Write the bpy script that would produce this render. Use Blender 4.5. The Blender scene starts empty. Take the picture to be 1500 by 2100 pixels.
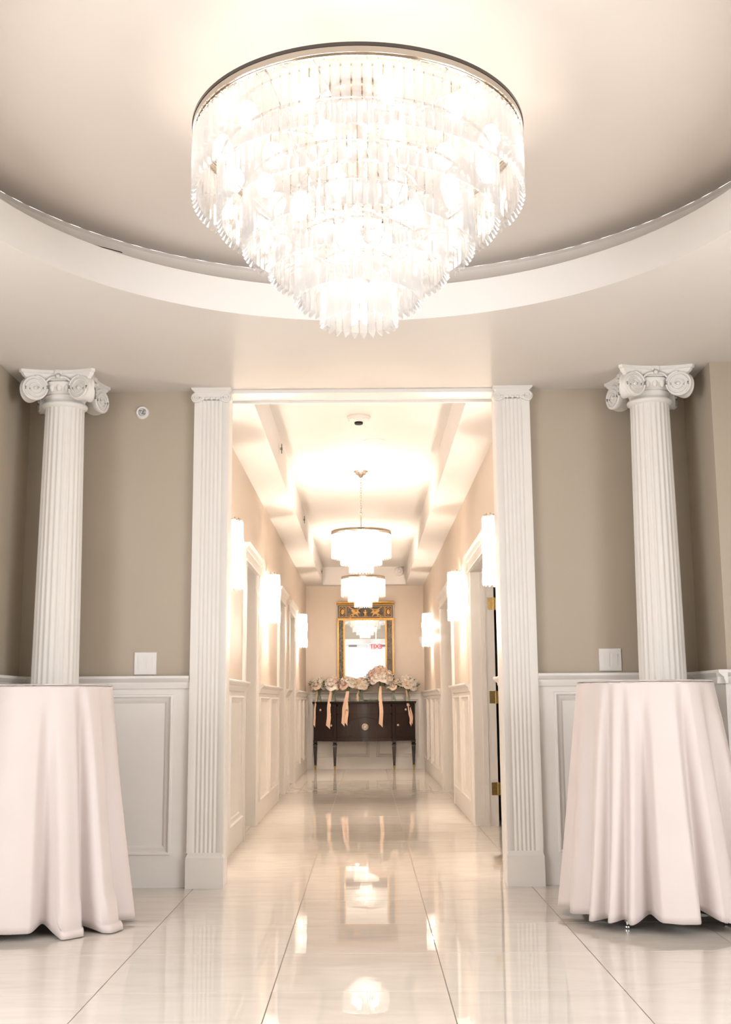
import bpy, math, random
import numpy as np
from mathutils import Matrix, Vector

# ------------------------------------------------------------------ camera
S = bpy.context.scene
COL = S.collection
F_PX, PITCH, YAW, ROLL, EYE = 2333.27, 0.1655134, -0.0003155, -0.0070672, 0.988
def _cam():
    fw = Vector((math.sin(YAW)*math.cos(PITCH), math.cos(YAW)*math.cos(PITCH), math.sin(PITCH)))
    rt = Vector((math.cos(YAW), -math.sin(YAW), 0)); up = rt.cross(fw)
    r2 = rt*math.cos(ROLL) + up*math.sin(ROLL); u2 = up*math.cos(ROLL) - rt*math.sin(ROLL)
    m = Matrix((r2, u2, -fw)).transposed().to_4x4(); m.translation = (0, 0, EYE)
    cd = bpy.data.cameras.new('camera'); cd.sensor_fit = 'VERTICAL'; cd.sensor_height = 36.0
    cd.lens = F_PX/2100*36.0; cd.clip_start = .02; cd.clip_end = 200
    o = bpy.data.objects.new('camera', cd); o.matrix_world = m; COL.objects.link(o); S.camera = o
_cam()
# ------------------------------------------------------------------ light and exposure
EXPOSURE = 0.68
SKY = 6.5
CHAND_E, PEND_E, SCON_E = 10.0, 170.0, 3000.0
W = bpy.data.worlds.new('World'); S.world = W; W.use_nodes = True
W.node_tree.nodes['Background'].inputs[0].default_value = (.96, .97, 1.0, 1)
W.node_tree.nodes['Background'].inputs[1].default_value = SKY
S.view_settings.view_transform = 'Standard'; S.view_settings.look = 'None'
S.view_settings.gamma = 1.0; S.view_settings.use_curve_mapping = False
S.view_settings.exposure = EXPOSURE
S.cycles.transparent_max_bounces = 12; S.cycles.max_bounces = 6; S.cycles.diffuse_bounces = 3
S.cycles.glossy_bounces = 5; S.cycles.transmission_bounces = 8
S.cycles.sample_clamp_indirect = 6.0
S.cycles.caustics_reflective = False; S.cycles.caustics_refractive = False
def portal(name, loc, rot, sx, sy):
    l = bpy.data.lights.new(name, 'AREA'); l.shape = 'RECTANGLE'; l.size = sx; l.size_y = sy
    l.cycles.is_portal = True
    o = bpy.data.objects.new(name, l); o.location = loc; o.rotation_euler = rot; COL.objects.link(o)
WIN_Y0, WIN_Y1, WIN_Z0, WIN_Z1, ROOM_X = .1, 3.6, .35, 2.45, 3.0
portal('daylight_portal', (-ROOM_X-.12, (WIN_Y0+WIN_Y1)/2, (WIN_Z0+WIN_Z1)/2), (0, -math.pi/2, 0), WIN_Z1-WIN_Z0, WIN_Y1-WIN_Y0)
portal('daylight_portal', (ROOM_X+.12, (WIN_Y0+WIN_Y1)/2, (WIN_Z0+WIN_Z1)/2), (0, math.pi/2, 0), WIN_Z1-WIN_Z0, WIN_Y1-WIN_Y0)

# ------------------------------------------------------------------ materials
def mat(name, col, rough=.5, metal=0.0, spec=.5, var=0.0, scale=8.0, bump=0.0, bscale=60.0, coat=0.0, sheen=0.0, stretch=None):
    m = bpy.data.materials.new(name); m.use_nodes = True
    nt = m.node_tree; b = nt.nodes['Principled BSDF']
    b.inputs['Base Color'].default_value = (*col, 1); b.inputs['Roughness'].default_value = rough
    b.inputs['Metallic'].default_value = metal; b.inputs['Specular IOR Level'].default_value = spec
    b.inputs['Coat Weight'].default_value = coat; b.inputs['Sheen Weight'].default_value = sheen
    tc = nt.nodes.new('ShaderNodeTexCoord'); src = tc.outputs['Object']
    if stretch:
        mp = nt.nodes.new('ShaderNodeMapping'); mp.inputs['Scale'].default_value = stretch
        nt.links.new(src, mp.inputs[0]); src = mp.outputs[0]
    n = nt.nodes.new('ShaderNodeTexNoise'); n.inputs['Scale'].default_value = scale; n.inputs['Detail'].default_value = 5
    nt.links.new(src, n.inputs['Vector'])
    if var:
        r = nt.nodes.new('ShaderNodeValToRGB')
        r.color_ramp.elements[0].position = .3; r.color_ramp.elements[1].position = .7
        r.color_ramp.elements[0].color = (*[c*(1-var) for c in col], 1)
        r.color_ramp.elements[1].color = (*[min(1, c*(1+var)) for c in col], 1)
        nt.links.new(n.outputs['Fac'], r.inputs[0]); nt.links.new(r.outputs[0], b.inputs['Base Color'])
    if bump:
        n2 = nt.nodes.new('ShaderNodeTexNoise'); n2.inputs['Scale'].default_value = bscale; n2.inputs['Detail'].default_value = 3
        nt.links.new(src, n2.inputs['Vector'])
        bp = nt.nodes.new('ShaderNodeBump'); bp.inputs['Strength'].default_value = bump; bp.inputs['Distance'].default_value = .004
        nt.links.new(n2.outputs['Fac'], bp.inputs['Height']); nt.links.new(bp.outputs[0], b.inputs['Normal'])
    return m

M = {}
M['trim'] = mat('white_semigloss_trim', (.85, .82, .78), .32, var=.015, scale=3)
M['column'] = mat('white_column_paint', (.81, .78, .735), .5, var=.015, scale=4)
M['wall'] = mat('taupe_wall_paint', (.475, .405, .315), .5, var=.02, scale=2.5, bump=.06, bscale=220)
M['wall_hall'] = mat('taupe_paint_hall_brightened', (.68, .58, .48), .38, var=.02, scale=2.5, bump=.06, bscale=220)  # the foyer taupe lightened; the hall's brightness is put into the colour
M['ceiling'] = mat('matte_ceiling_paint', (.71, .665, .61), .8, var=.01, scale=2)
M['fascia_upper'] = mat('upper_band_warm_bounce', (.84, .765, .70), .6, var=.01, scale=3)  # white band; warm bounced light is tinted into its colour
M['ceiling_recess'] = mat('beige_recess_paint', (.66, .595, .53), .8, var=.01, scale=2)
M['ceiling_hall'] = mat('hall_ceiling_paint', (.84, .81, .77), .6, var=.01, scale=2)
M['fascia'] = mat('white_recess_band', (.84, .815, .785), .6, var=.01, scale=3)
M['grout'] = mat('grout', (.30, .245, .20), .8, var=.1, scale=30)
M['cloth_l'] = mat('blush_satin_cloth', (.69, .61, .58), .5, var=.02, scale=5, bump=.05, bscale=500, sheen=.2)
M['plastic'] = mat('white_plastic', (.84, .81, .785), .35, var=.01)
M['nickel'] = mat('polished_nickel', (.62, .56, .49), .16, metal=1, var=.03, scale=12)
M['ring_edge'] = mat('nickel_edge_dark_reflection', (.13, .12, .115), .25, metal=1, var=.05)  # dark reflection along the polished ring's top, put into the metal colour
M['brass'] = mat('aged_brass', (.40, .29, .12), .32, metal=1, var=.2, scale=90)
M['chrome'] = mat('chrome_foot', (.5, .5, .5), .2, metal=1, var=.05)
M['dark'] = mat('dark_parts_and_room_shade', (.005, .0035, .003), .7, var=.1)
M['wood'] = mat('dark_mahogany', (.011, .0045, .0032), .25, var=.35, scale=10, stretch=(1, 1, 9), coat=.25)
M['wood_in'] = mat('dark_mahogany_inlay', (.016, .0065, .0045), .22, var=.35, scale=10, stretch=(6, 1, 1), coat=.3)
M['gold'] = mat('gilt', (.42, .245, .07), .38, metal=.85, var=.15, scale=40, bump=.3, bscale=160)
M['ebony'] = mat('black_gilt_ground', (.035, .028, .022), .35, var=.3, scale=60)
M['glassmirror'] = mat('mirror_silver', (.93, .95, .95), .0, metal=1, var=.005, scale=1)
M['stem'] = mat('stem_green', (.10, .17, .06), .5, var=.3, scale=50)
M['leaf'] = mat('leaf_green', (.055, .085, .03), .45, var=.45, scale=60)
M['leaf2'] = mat('eucalyptus_green', (.17, .19, .09), .5, var=.3, scale=60)
M['petal_w'] = mat('white_petal', (.90, .84, .76), .55, var=.06, scale=60)
M['petal_c'] = mat('cream_petal', (.88, .72, .58), .55, var=.06, scale=60)
M['petal_p'] = mat('blush_petal', (.84, .61, .53), .55, var=.1, scale=60)
M['ribbon'] = mat('peach_ribbon', (.80, .55, .40), .42, var=.03, scale=30)
M['door_back'] = mat('white_door_paint', (.82, .83, .84), .4, var=.01, scale=3)
M['red'] = mat('red_letter', (.75, .03, .03), .5, var=.02)
M['steel'] = mat('grey_closer', (.28, .28, .28), .4, metal=.6, var=.05)
M['frame_w'] = mat('window_frame_paint', (.75, .74, .72), .4, var=.01)

def tile_material():
    m = bpy.data.materials.new('polished_cream_marble'); m.use_nodes = True
    nt = m.node_tree; b = nt.nodes['Principled BSDF']; L = nt.links.new
    tc = nt.nodes.new('ShaderNodeTexCoord'); oi = nt.nodes.new('ShaderNodeObjectInfo')
    add = nt.nodes.new('ShaderNodeVectorMath'); add.operation = 'ADD'
    mul = nt.nodes.new('ShaderNodeVectorMath'); mul.operation = 'SCALE'; mul.inputs['Scale'].default_value = 37.0
    cx = nt.nodes.new('ShaderNodeCombineXYZ')
    L(oi.outputs['Random'], cx.inputs[0]); L(oi.outputs['Random'], cx.inputs[1]); L(cx.outputs[0], mul.inputs[0])
    mp = nt.nodes.new('ShaderNodeMapping'); mp.inputs['Scale'].default_value = (1.2, 4.5, 1)
    L(tc.outputs['Object'], mp.inputs[0]); L(mp.outputs[0], add.inputs[0]); L(mul.outputs[0], add.inputs[1])
    n = nt.nodes.new('ShaderNodeTexNoise'); n.inputs['Scale'].default_value = 2.2; n.inputs['Detail'].default_value = 7; n.inputs['Distortion'].default_value = 1.2
    L(add.outputs[0], n.inputs['Vector'])
    r = nt.nodes.new('ShaderNodeValToRGB'); e = r.color_ramp.elements
    e[0].position = .30; e[0].color = (.68, .62, .555, 1); e[1].position = .62; e[1].color = (.74, .685, .62, 1)
    e2 = r.color_ramp.elements.new(.45); e2.color = (.71, .655, .59, 1)
    L(n.outputs['Fac'], r.inputs[0])
    mx = nt.nodes.new('ShaderNodeHueSaturation'); 
    mr = nt.nodes.new('ShaderNodeMapRange'); mr.inputs['To Min'].default_value = .97; mr.inputs['To Max'].default_value = 1.03
    L(oi.outputs['Random'], mr.inputs['Value']); L(mr.outputs[0], mx.inputs['Value']); L(r.outputs[0], mx.inputs['Color'])
    L(mx.outputs[0], b.inputs['Base Color'])
    b.inputs['Roughness'].default_value = .012; b.inputs['Specular IOR Level'].default_value = .62
    n2 = nt.nodes.new('ShaderNodeTexNoise'); n2.inputs['Scale'].default_value = 3.0; n2.inputs['Detail'].default_value = 1
    L(add.outputs[0], n2.inputs['Vector'])
    bp = nt.nodes.new('ShaderNodeBump'); bp.inputs['Strength'].default_value = .02; bp.inputs['Distance'].default_value = .006
    L(n2.outputs['Fac'], bp.inputs['Height']); L(bp.outputs[0], b.inputs['Normal'])
    return m
M['tile'] = tile_material()

def crystal_material(name, transp, trans, gloss, tint=(1, 1, 1)):
    m = bpy.data.materials.new(name); m.use_nodes = True
    nt = m.node_tree; nt.nodes.clear(); L = nt.links.new
    out = nt.nodes.new('ShaderNodeOutputMaterial')
    t = nt.nodes.new('ShaderNodeBsdfTransparent'); t.inputs[0].default_value = (*[.97*c for c in tint], 1)
    tr = nt.nodes.new('ShaderNodeBsdfTranslucent'); tr.inputs[0].default_value = (*[.92*c for c in tint], 1)
    df = nt.nodes.new('ShaderNodeBsdfDiffuse'); df.inputs[0].default_value = (*[.85*c for c in tint], 1)
    g = nt.nodes.new('ShaderNodeBsdfGlossy'); g.inputs['Roughness'].default_value = .06; g.inputs[0].default_value = (*[.95*c for c in tint], 1)
    lw = nt.nodes.new('ShaderNodeLayerWeight'); lw.inputs['Blend'].default_value = .35
    a = nt.nodes.new('ShaderNodeMixShader'); a.inputs[0].default_value = .35
    L(tr.outputs[0], a.inputs[1]); L(df.outputs[0], a.inputs[2])
    b = nt.nodes.new('ShaderNodeMixShader'); b.inputs[0].default_value = trans
    L(t.outputs[0], b.inputs[1]); L(a.outputs[0], b.inputs[2])
    mm = nt.nodes.new('ShaderNodeMath'); mm.operation = 'MULTIPLY_ADD'; mm.inputs[1].default_value = gloss; mm.inputs[2].default_value = gloss*.25
    L(lw.outputs['Facing'], mm.inputs[0])
    c = nt.nodes.new('ShaderNodeMixShader'); L(mm.outputs[0], c.inputs[0])
    L(b.outputs[0], c.inputs[1]); L(g.outputs[0], c.inputs[2]); L(c.outputs[0], out.inputs[0])
    return m
M['crystal'] = crystal_material('crystal_prism_glass', .5, .31, .42)
M['crystal_hall'] = crystal_material('hall_crystal_glass', .5, .62, .3)
M['vase'] = crystal_material('clear_vase_glass', .6, .10, .4, (.93, 1, .95))
M['pane'] = crystal_material('window_glass', .9, .02, .15)
M['acrylic'] = crystal_material('clear_sign_acrylic', .5, .5, .2)

def emit(name, col, strength):
    m = bpy.data.materials.new(name); m.use_nodes = True; nt = m.node_tree; nt.nodes.clear()
    o = nt.nodes.new('ShaderNodeOutputMaterial'); e = nt.nodes.new('ShaderNodeEmission')
    e.inputs[0].default_value = (*col, 1); e.inputs[1].default_value = strength
    nt.links.new(e.outputs[0], o.inputs[0]); return m
M['bulb_c'] = emit('chandelier_bulb_glow', (1, .88, .77), CHAND_E)
M['bulb_p'] = emit('pendant_bulb_glow', (1, .83, .69), PEND_E)
M['bulb_s'] = emit('sconce_bulb_glow', (1, .83, .69), SCON_E)
M['exit'] = emit('exit_letter_glow', (1, .05, .06), 1.6)

# ------------------------------------------------------------------ mesh helpers
class MB:
    def __init__(s): s.v = []; s.f = []
    def add(s, v, f):
        n = len(s.v); s.v += [tuple(p) for p in v]; s.f += [tuple(i+n for i in q) for q in f]; return s
    def box(s, x0, x1, y0, y1, z0, z1):
        x0, x1 = min(x0, x1), max(x0, x1); y0, y1 = min(y0, y1), max(y0, y1); z0, z1 = min(z0, z1), max(z0, z1)
        return s.add([(x0,y0,z0),(x1,y0,z0),(x1,y1,z0),(x0,y1,z0),(x0,y0,z1),(x1,y0,z1),(x1,y1,z1),(x0,y1,z1)],
                     [(3,2,1,0),(4,5,6,7),(0,1,5,4),(1,2,6,5),(2,3,7,6),(3,0,4,7)])
    def lathe(s, prof, n=24, c=(0,0,0), a0=0, a1=2*math.pi, cap=True, sx=1, sy=1):
        full = abs(a1-a0-2*math.pi) < 1e-6; m = n if full else n+1; v = []
        for r, z in prof:
            for i in range(m):
                a = a0+(a1-a0)*i/n; v.append((c[0]+sx*r*math.cos(a), c[1]+sy*r*math.sin(a), c[2]+z))
        f = []
        for j in range(len(prof)-1):
            for i in range(n):
                k = (i+1) % m; f.append((j*m+i, j*m+k, (j+1)*m+k, (j+1)*m+i))
        if cap and full:
            if prof[0][0] > 1e-6: f.append(tuple(reversed(range(m))))
            if prof[-1][0] > 1e-6: f.append(tuple((len(prof)-1)*m+i for i in range(m)))
        return s.add(v, f)
    def loft(s, rings, closed=True, cap=True):
        m = len(rings[0]); v = [p for r in rings for p in r]; f = []
        for j in range(len(rings)-1):
            for i in range(m if closed else m-1):
                k = (i+1) % m; f.append((j*m+i, j*m+k, (j+1)*m+k, (j+1)*m+i))
        if cap: f.append(tuple(reversed(range(m)))); f.append(tuple((len(rings)-1)*m+i for i in range(m)))
        return s.add(v, f)
    def tube(s, pts, r, n=6, cap=True):
        rings = []; pts = [Vector(p) for p in pts]
        rr = r if hasattr(r, '__len__') else [r]*len(pts)
        for i, p in enumerate(pts):
            d = (pts[min(i+1, len(pts)-1)]-pts[max(i-1, 0)]).normalized()
            a = d.cross(Vector((0,0,1))); a = a.normalized() if a.length > 1e-3 else Vector((1,0,0)); b = d.cross(a).normalized()
            rings.append([p+a*rr[i]*math.cos(2*math.pi*k/n)+b*rr[i]*math.sin(2*math.pi*k/n) for k in range(n)])
        return s.loft(rings, cap=cap)
    def extrude(s, poly, fn, d0, d1):
        """polygon (a,b) extruded from depth d0 to d1, fn(a,b,d)->xyz"""
        n = len(poly)
        return s.add([fn(a, b, d0) for a, b in poly]+[fn(a, b, d1) for a, b in poly],
                     [tuple(range(n)), tuple(reversed(range(n, 2*n)))]+[(i, i+n, (i+1) % n+n, (i+1) % n) for i in range(n)])
    def mesh(s, name, smooth=None, fix=True):
        import bmesh
        me = bpy.data.meshes.new(name); me.from_pydata(s.v, [], s.f)
        if fix:
            bm = bmesh.new(); bm.from_mesh(me); bmesh.ops.recalc_face_normals(bm, faces=bm.faces); bm.to_mesh(me); bm.free()
        if smooth is not None:
            me.polygons.foreach_set('use_smooth', [True]*len(me.polygons)); me.set_sharp_from_angle(angle=math.radians(smooth))
        me.update(); return me
    def build(s, name, m, parent=None, smooth=None, kind=None, loc=None):
        return link(name, s.mesh(name, smooth), m, parent, kind, loc)
def link(name, me, m, parent=None, kind=None, loc=None):
    if m is not None and not me.materials: me.materials.append(M[m])
    o = bpy.data.objects.new(name, me); COL.objects.link(o)
    if parent: o.parent = parent
    if kind: o['kind'] = kind
    if loc: o.location = loc
    return o
def empty(name, loc=(0,0,0), rz=0, label=None, cat=None, group=None, kind=None, parent=None):
    o = bpy.data.objects.new(name, None); COL.objects.link(o); o.location = loc; o.rotation_euler = (0,0,rz); o.empty_display_size = .1
    if parent: o.parent = parent
    tag(o, label, cat, group, kind); return o
def tag(o, label=None, cat=None, group=None, kind=None):
    if label: o['label'] = label
    if cat: o['category'] = cat
    if group: o['group'] = group
    if kind: o['kind'] = kind
    return o
def copy_tree(o, parent=None):
    c = o.copy(); COL.objects.link(c); c.parent = parent
    for ch in list(o.children): copy_tree(ch, c)
    return c
def bevelbox(mb, x0, x1, y0, y1, z0, z1, b):
    """box with the vertical edges and top chamfered"""
    def ring(i, z): return [(x0+i,y0+b,z),(x0+b,y0+i,z),(x1-b,y0+i,z),(x1-i,y0+b,z),(x1-i,y1-b,z),(x1-b,y1-i,z),(x0+b,y1-i,z),(x0+i,y1-b,z)]
    return mb.loft([ring(0, z0), ring(0, z1-b), ring(b*.6, z1)])

# dimensions of the place
CZ = 2.787                       # foyer ceiling
REC_C, REC_R, REC_H = (-.008, 3.71), 1.51, .165
DOME_R, DOME_Z = 1.65, CZ+.285
WY = 6.45                        # foyer end wall
HXL, HXR, HY1 = -.93, .875, 17.45
OXL, OXR = -.798, .763           # opening
HZ1, HZ2, TXL, TXR, TY1 = 2.75, 3.02, -.665, .605, 17.23
AXL, AXR, AYL, AYR = -1.957, 1.863, 5.86, 5.937
YB = -1.6
RAIL = 1.14

# ------------------------------------------------------------------ floor of tiles
T, GX, GY = .61, .2728, 4.155
fl = MB().box(-ROOM_X-.3, ROOM_X+.3, YB-.3, HY1+.3, -.06, -.0014).build('floor', 'grout', kind='structure')
tile_mesh = {}
def tile(w, d):
    k = (round(w, 3), round(d, 3))
    if k not in tile_mesh:
        g = .0021; b = .0002
        def ring(i, z): return [(-w/2+i,-d/2+i,z),(w/2-i,-d/2+i,z),(w/2-i,d/2-i,z),(-w/2+i,d/2-i,z)]
        tile_mesh[k] = MB().loft([ring(g, -.004), ring(g, -b), ring(g+b, 0)]).mesh('tile'); tile_mesh[k].materials.append(M['tile'])
    return tile_mesh[k]
rng = random.Random(4)
def lay(xa, xb, ya, yb):
    i0, i1 = math.floor((xa-GX)/T), math.ceil((xb-GX)/T); j0, j1 = math.floor((ya-GY)/T), math.ceil((yb-GY)/T)
    for j in range(j0, j1):
        for i in range(i0, i1):
            x0, x1 = max(xa, GX+i*T), min(xb, GX+(i+1)*T); y0, y1 = max(ya, GY+j*T), min(yb, GY+(j+1)*T)
            if x1-x0 < .03 or y1-y0 < .03: continue
            o = link('tile', tile(x1-x0, y1-y0), None, fl, loc=((x0+x1)/2, (y0+y1)/2, 0))
            o.rotation_euler = (rng.uniform(-1, 1)*.0006, rng.uniform(-1, 1)*.0006, 0)
YSPLIT = GY+4*T
lay(-ROOM_X-.05, ROOM_X+.05, YB-.05, YSPLIT)
lay(HXL-.25, HXR+.3, YSPLIT, HY1+.05)

# ------------------------------------------------------------------ foyer ceiling with round recess
def foyer_ceiling():
    N = 128; x0, x1, y0, y1 = -ROOM_X-.1, ROOM_X+.1, YB-.1, WY+.02; cx, cy = REC_C
    inner, outer = [], []
    for i in range(N):
        a = 2*math.pi*i/N; c, s_ = math.cos(a), math.sin(a)
        inner.append((cx+REC_R*c, cy+REC_R*s_, CZ))
        t = min(((x1-cx)/c if c > 1e-9 else 1e9), ((x0-cx)/c if c < -1e-9 else 1e9), ((y1-cy)/s_ if s_ > 1e-9 else 1e9), ((y0-cy)/s_ if s_ < -1e-9 else 1e9))
        outer.append((cx+t*c, cy+t*s_, CZ))
    corners = [(x1,y1,CZ),(x0,y1,CZ),(x0,y0,CZ),(x1,y0,CZ)]
    mb = MB(); mb.add(inner+outer, [(i, (i+1) % N, N+(i+1) % N, N+i) for i in range(N)])
    # fill the corner triangles
    v0 = len(mb.v); mb.v += corners
    for k, c in enumerate(corners):
        for i in range(N):
            p, q = outer[i], outer[(i+1) % N]
            onx = lambda w, e: abs(w[0]-c[0]) < 1e-6 if e == 0 else abs(w[1]-c[1]) < 1e-6
            if (onx(p, 0) and onx(q, 1) and not onx(p, 1)) or (onx(p, 1) and onx(q, 0) and not onx(q, 1) and not onx(p, 0)):
                mb.f.append((N+i, N+(i+1) % N, v0+k))
    me = mb.mesh('ceiling', fix=False)
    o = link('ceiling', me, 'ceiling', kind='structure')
    f = MB().lathe([(REC_R, 0), (REC_R, REC_H), (REC_R+.03, REC_H), (REC_R+.03, .08), (DOME_R, .08)], 128, (cx, cy, CZ), cap=False)
    f.build('recess_band', 'fascia', o, smooth=30)
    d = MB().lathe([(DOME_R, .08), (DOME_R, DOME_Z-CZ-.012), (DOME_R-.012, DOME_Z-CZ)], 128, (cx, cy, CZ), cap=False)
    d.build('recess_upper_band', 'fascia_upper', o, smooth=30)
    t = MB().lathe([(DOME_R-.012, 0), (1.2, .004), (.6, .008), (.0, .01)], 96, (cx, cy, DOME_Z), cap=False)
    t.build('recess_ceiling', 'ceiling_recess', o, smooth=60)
    w = MB().tube([(cx+1.515*math.sin(a), cy+1.515*math.cos(a), CZ+REC_H+.004+.006*math.sin((a+.85)*22)) for a in np.linspace(-.92, -.78, 16)], .0022, 5)
    tag(w.build('loose_cable', 'dark'), 'thin dark cable lying on the lip of the round ceiling recess, left', 'cable')
foyer_ceiling()

# ------------------------------------------------------------------ walls with wainscot
class Wall:
    """local frame: u along the wall, n out of the wall, z up"""
    def __init__(s, o, u, n): s.o = Vector((*o, 0)); s.u = Vector((*u, 0)); s.n = Vector((*n, 0))
    def p(s, u, n, z): return tuple(s.o+s.u*u+s.n*n+Vector((0,0,z)))
    def box(s, mb, u0, u1, n0, n1, z0, z1):
        v = [s.p(u, n, z) for z in (z0, z1) for u, n in ((u0,n0),(u1,n0),(u1,n1),(u0,n1))]
        return mb.add(v, [(3,2,1,0),(4,5,6,7),(0,1,5,4),(1,2,6,5),(2,3,7,6),(3,0,4,7)])
    def run(s, mb, u0, u1, prof):
        """profile of (n,z) swept along u"""
        return mb.loft([[s.p(u0, n, z) for n, z in prof], [s.p(u1, n, z) for n, z in prof]])
    def frame(s, mb, u0, u1, z0, z1, prof):
        """profile of (inset, n) swept round a rectangle"""
        rings = []
        for i, n in prof: rings.append([s.p(u0+i, n, z0+i), s.p(u1-i, n, z0+i), s.p(u1-i, n, z1-i), s.p(u0+i, n, z1-i)])
        return mb.loft(rings, cap=False)
RAILP = [(0, RAIL-.07), (.012, RAIL-.07), (.016, RAIL-.055), (.02, RAIL-.045), (.02, RAIL-.036), (.03, RAIL-.03), (.04, RAIL-.02), (.046, RAIL-.014), (.046, RAIL-.003), (.043, RAIL), (0, RAIL)]
STILE = .018
PANP = [(-.004, STILE), (0, STILE+.011), (.008, STILE+.014), (.014, STILE+.010), (.018, STILE+.001), (.030, STILE-.004), (.040, .006), (.046, .002), (.048, .0)]
def wall(name, W_, u0, u1, z1, th, panels, mwall='wall', ue=None, ext=(0, 0)):
    """one stretch of wall: taupe above, white wainscot below with its rail and panels"""
    mb = MB(); W_.box(mb, u0, u1, -th, 0, 0, z1)
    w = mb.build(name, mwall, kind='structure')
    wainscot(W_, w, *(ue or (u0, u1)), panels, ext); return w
def wainscot(W_, w, u0, u1, panels, ext=(0, 0)):
    m = MB(); zt = RAIL-.03; pz0, pz1 = .175, 1.035
    W_.box(m, u0, u1, 0, STILE, 0, pz0); W_.box(m, u0, u1, 0, STILE, pz1, zt)
    e = [u0]+[q for p in panels for q in p]+[u1]
    for k in range(0, len(e), 2): W_.box(m, e[k], e[k+1], 0, STILE, pz0, pz1)
    m.build('wainscot_boards', 'trim', w)
    for a, b in panels:
        q = MB(); W_.box(q, a, b, 0, .0015, pz0, pz1); W_.frame(q, a-.0, b+.0, pz0, pz1, PANP)
        q.build('wainscot_panel', 'trim', w, smooth=35)
    W_.run(MB(), u0-ext[0], u1+ext[1], [(n+STILE, z) for n, z in RAILP]).build('chair_rail', 'trim', w, smooth=35)

# end wall either side of the opening (u along +x, n toward the camera)
WB = Wall((0, WY), (1, 0), (0, -1))
wall('wall_end_left', WB, AXL-.1, OXL, CZ, .15, [(AXL+.12, -1.085)], ue=(AXL, -.992))
wall('wall_end_right', WB, OXR, AXR+.1, CZ, .15, [(1.045, AXR-.12)], ue=(.953, AXR))
# alcove side walls and the walls beyond
WL = Wall((AXL, 0), (0, 1), (1, 0)); WR = Wall((AXR, 0), (0, 1), (-1, 0))
wall('wall_alcove_left', WL, AYL+.12, WY, CZ, .15, [(AYL+.2, WY-.1)], ue=(AYL-.018, WY), ext=(.046, 0))
wall('wall_alcove_right', WR, AYR+.12, WY, CZ, .15, [(AYR+.2, WY-.1)], ue=(AYR-.018, WY), ext=(.046, 0))
wall('wall_front_left', Wall((0, AYL), (1, 0), (0, -1)), -ROOM_X-.1, AXL, CZ, .12, [(-ROOM_X+.1, AXL-.12)], ext=(0, .0635))
wall('wall_front_right', Wall((0, AYR), (1, 0), (0, -1)), AXR, ROOM_X+.1, CZ, .12, [(AXR+.12, ROOM_X-.1)], ext=(.0635, 0))
# header over the opening
hd = MB().box(OXL-.02, OXR+.02, WY-.03, WY+.16, 2.765, CZ+.3); hd.build('trim_header', 'trim', kind='structure')
# side walls of the foyer with daylight windows behind the camera
def side(sign, nm, win):
    x = sign*ROOM_X; mb = MB(); yend = AYR if sign > 0 else AYL
    for a, b, z0, z1 in ((YB-.1, WIN_Y0, 0, CZ), (WIN_Y1, yend+.05, 0, CZ), (WIN_Y0, WIN_Y1, 0, WIN_Z0), (WIN_Y0, WIN_Y1, WIN_Z1, CZ)):
        mb.box(x, x+sign*.16, a, b, z0, z1)
    w = mb.build(nm, 'wall', kind='structure')
    e = empty(win, (x, (WIN_Y0+WIN_Y1)/2, 0), kind='structure')
    fr = MB(); n = 3; cy = (WIN_Y0+WIN_Y1)/2
    for k in range(n+1):
        y = WIN_Y0-cy+(WIN_Y1-WIN_Y0)*k/n; fr.box(0, sign*.1, y-.04, y+.04, WIN_Z0, WIN_Z1)
    for z in (WIN_Z0, WIN_Z1): fr.box(-sign*.02, sign*.1, WIN_Y0-cy, WIN_Y1-cy, z-.04, z+.04)
    fr.build('window_frame', 'frame_w', e)
    for k in range(n):
        a = WIN_Y0-cy+(WIN_Y1-WIN_Y0)*k/n; b = WIN_Y0-cy+(WIN_Y1-WIN_Y0)*(k+1)/n
        MB().box(sign*.05, sign*.056, a+.03, b-.03, WIN_Z0+.03, WIN_Z1-.03).build('pane', 'pane', e)
side(-1, 'wall_left', 'window_1'); side(1, 'wall_right', 'window_2')
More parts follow.
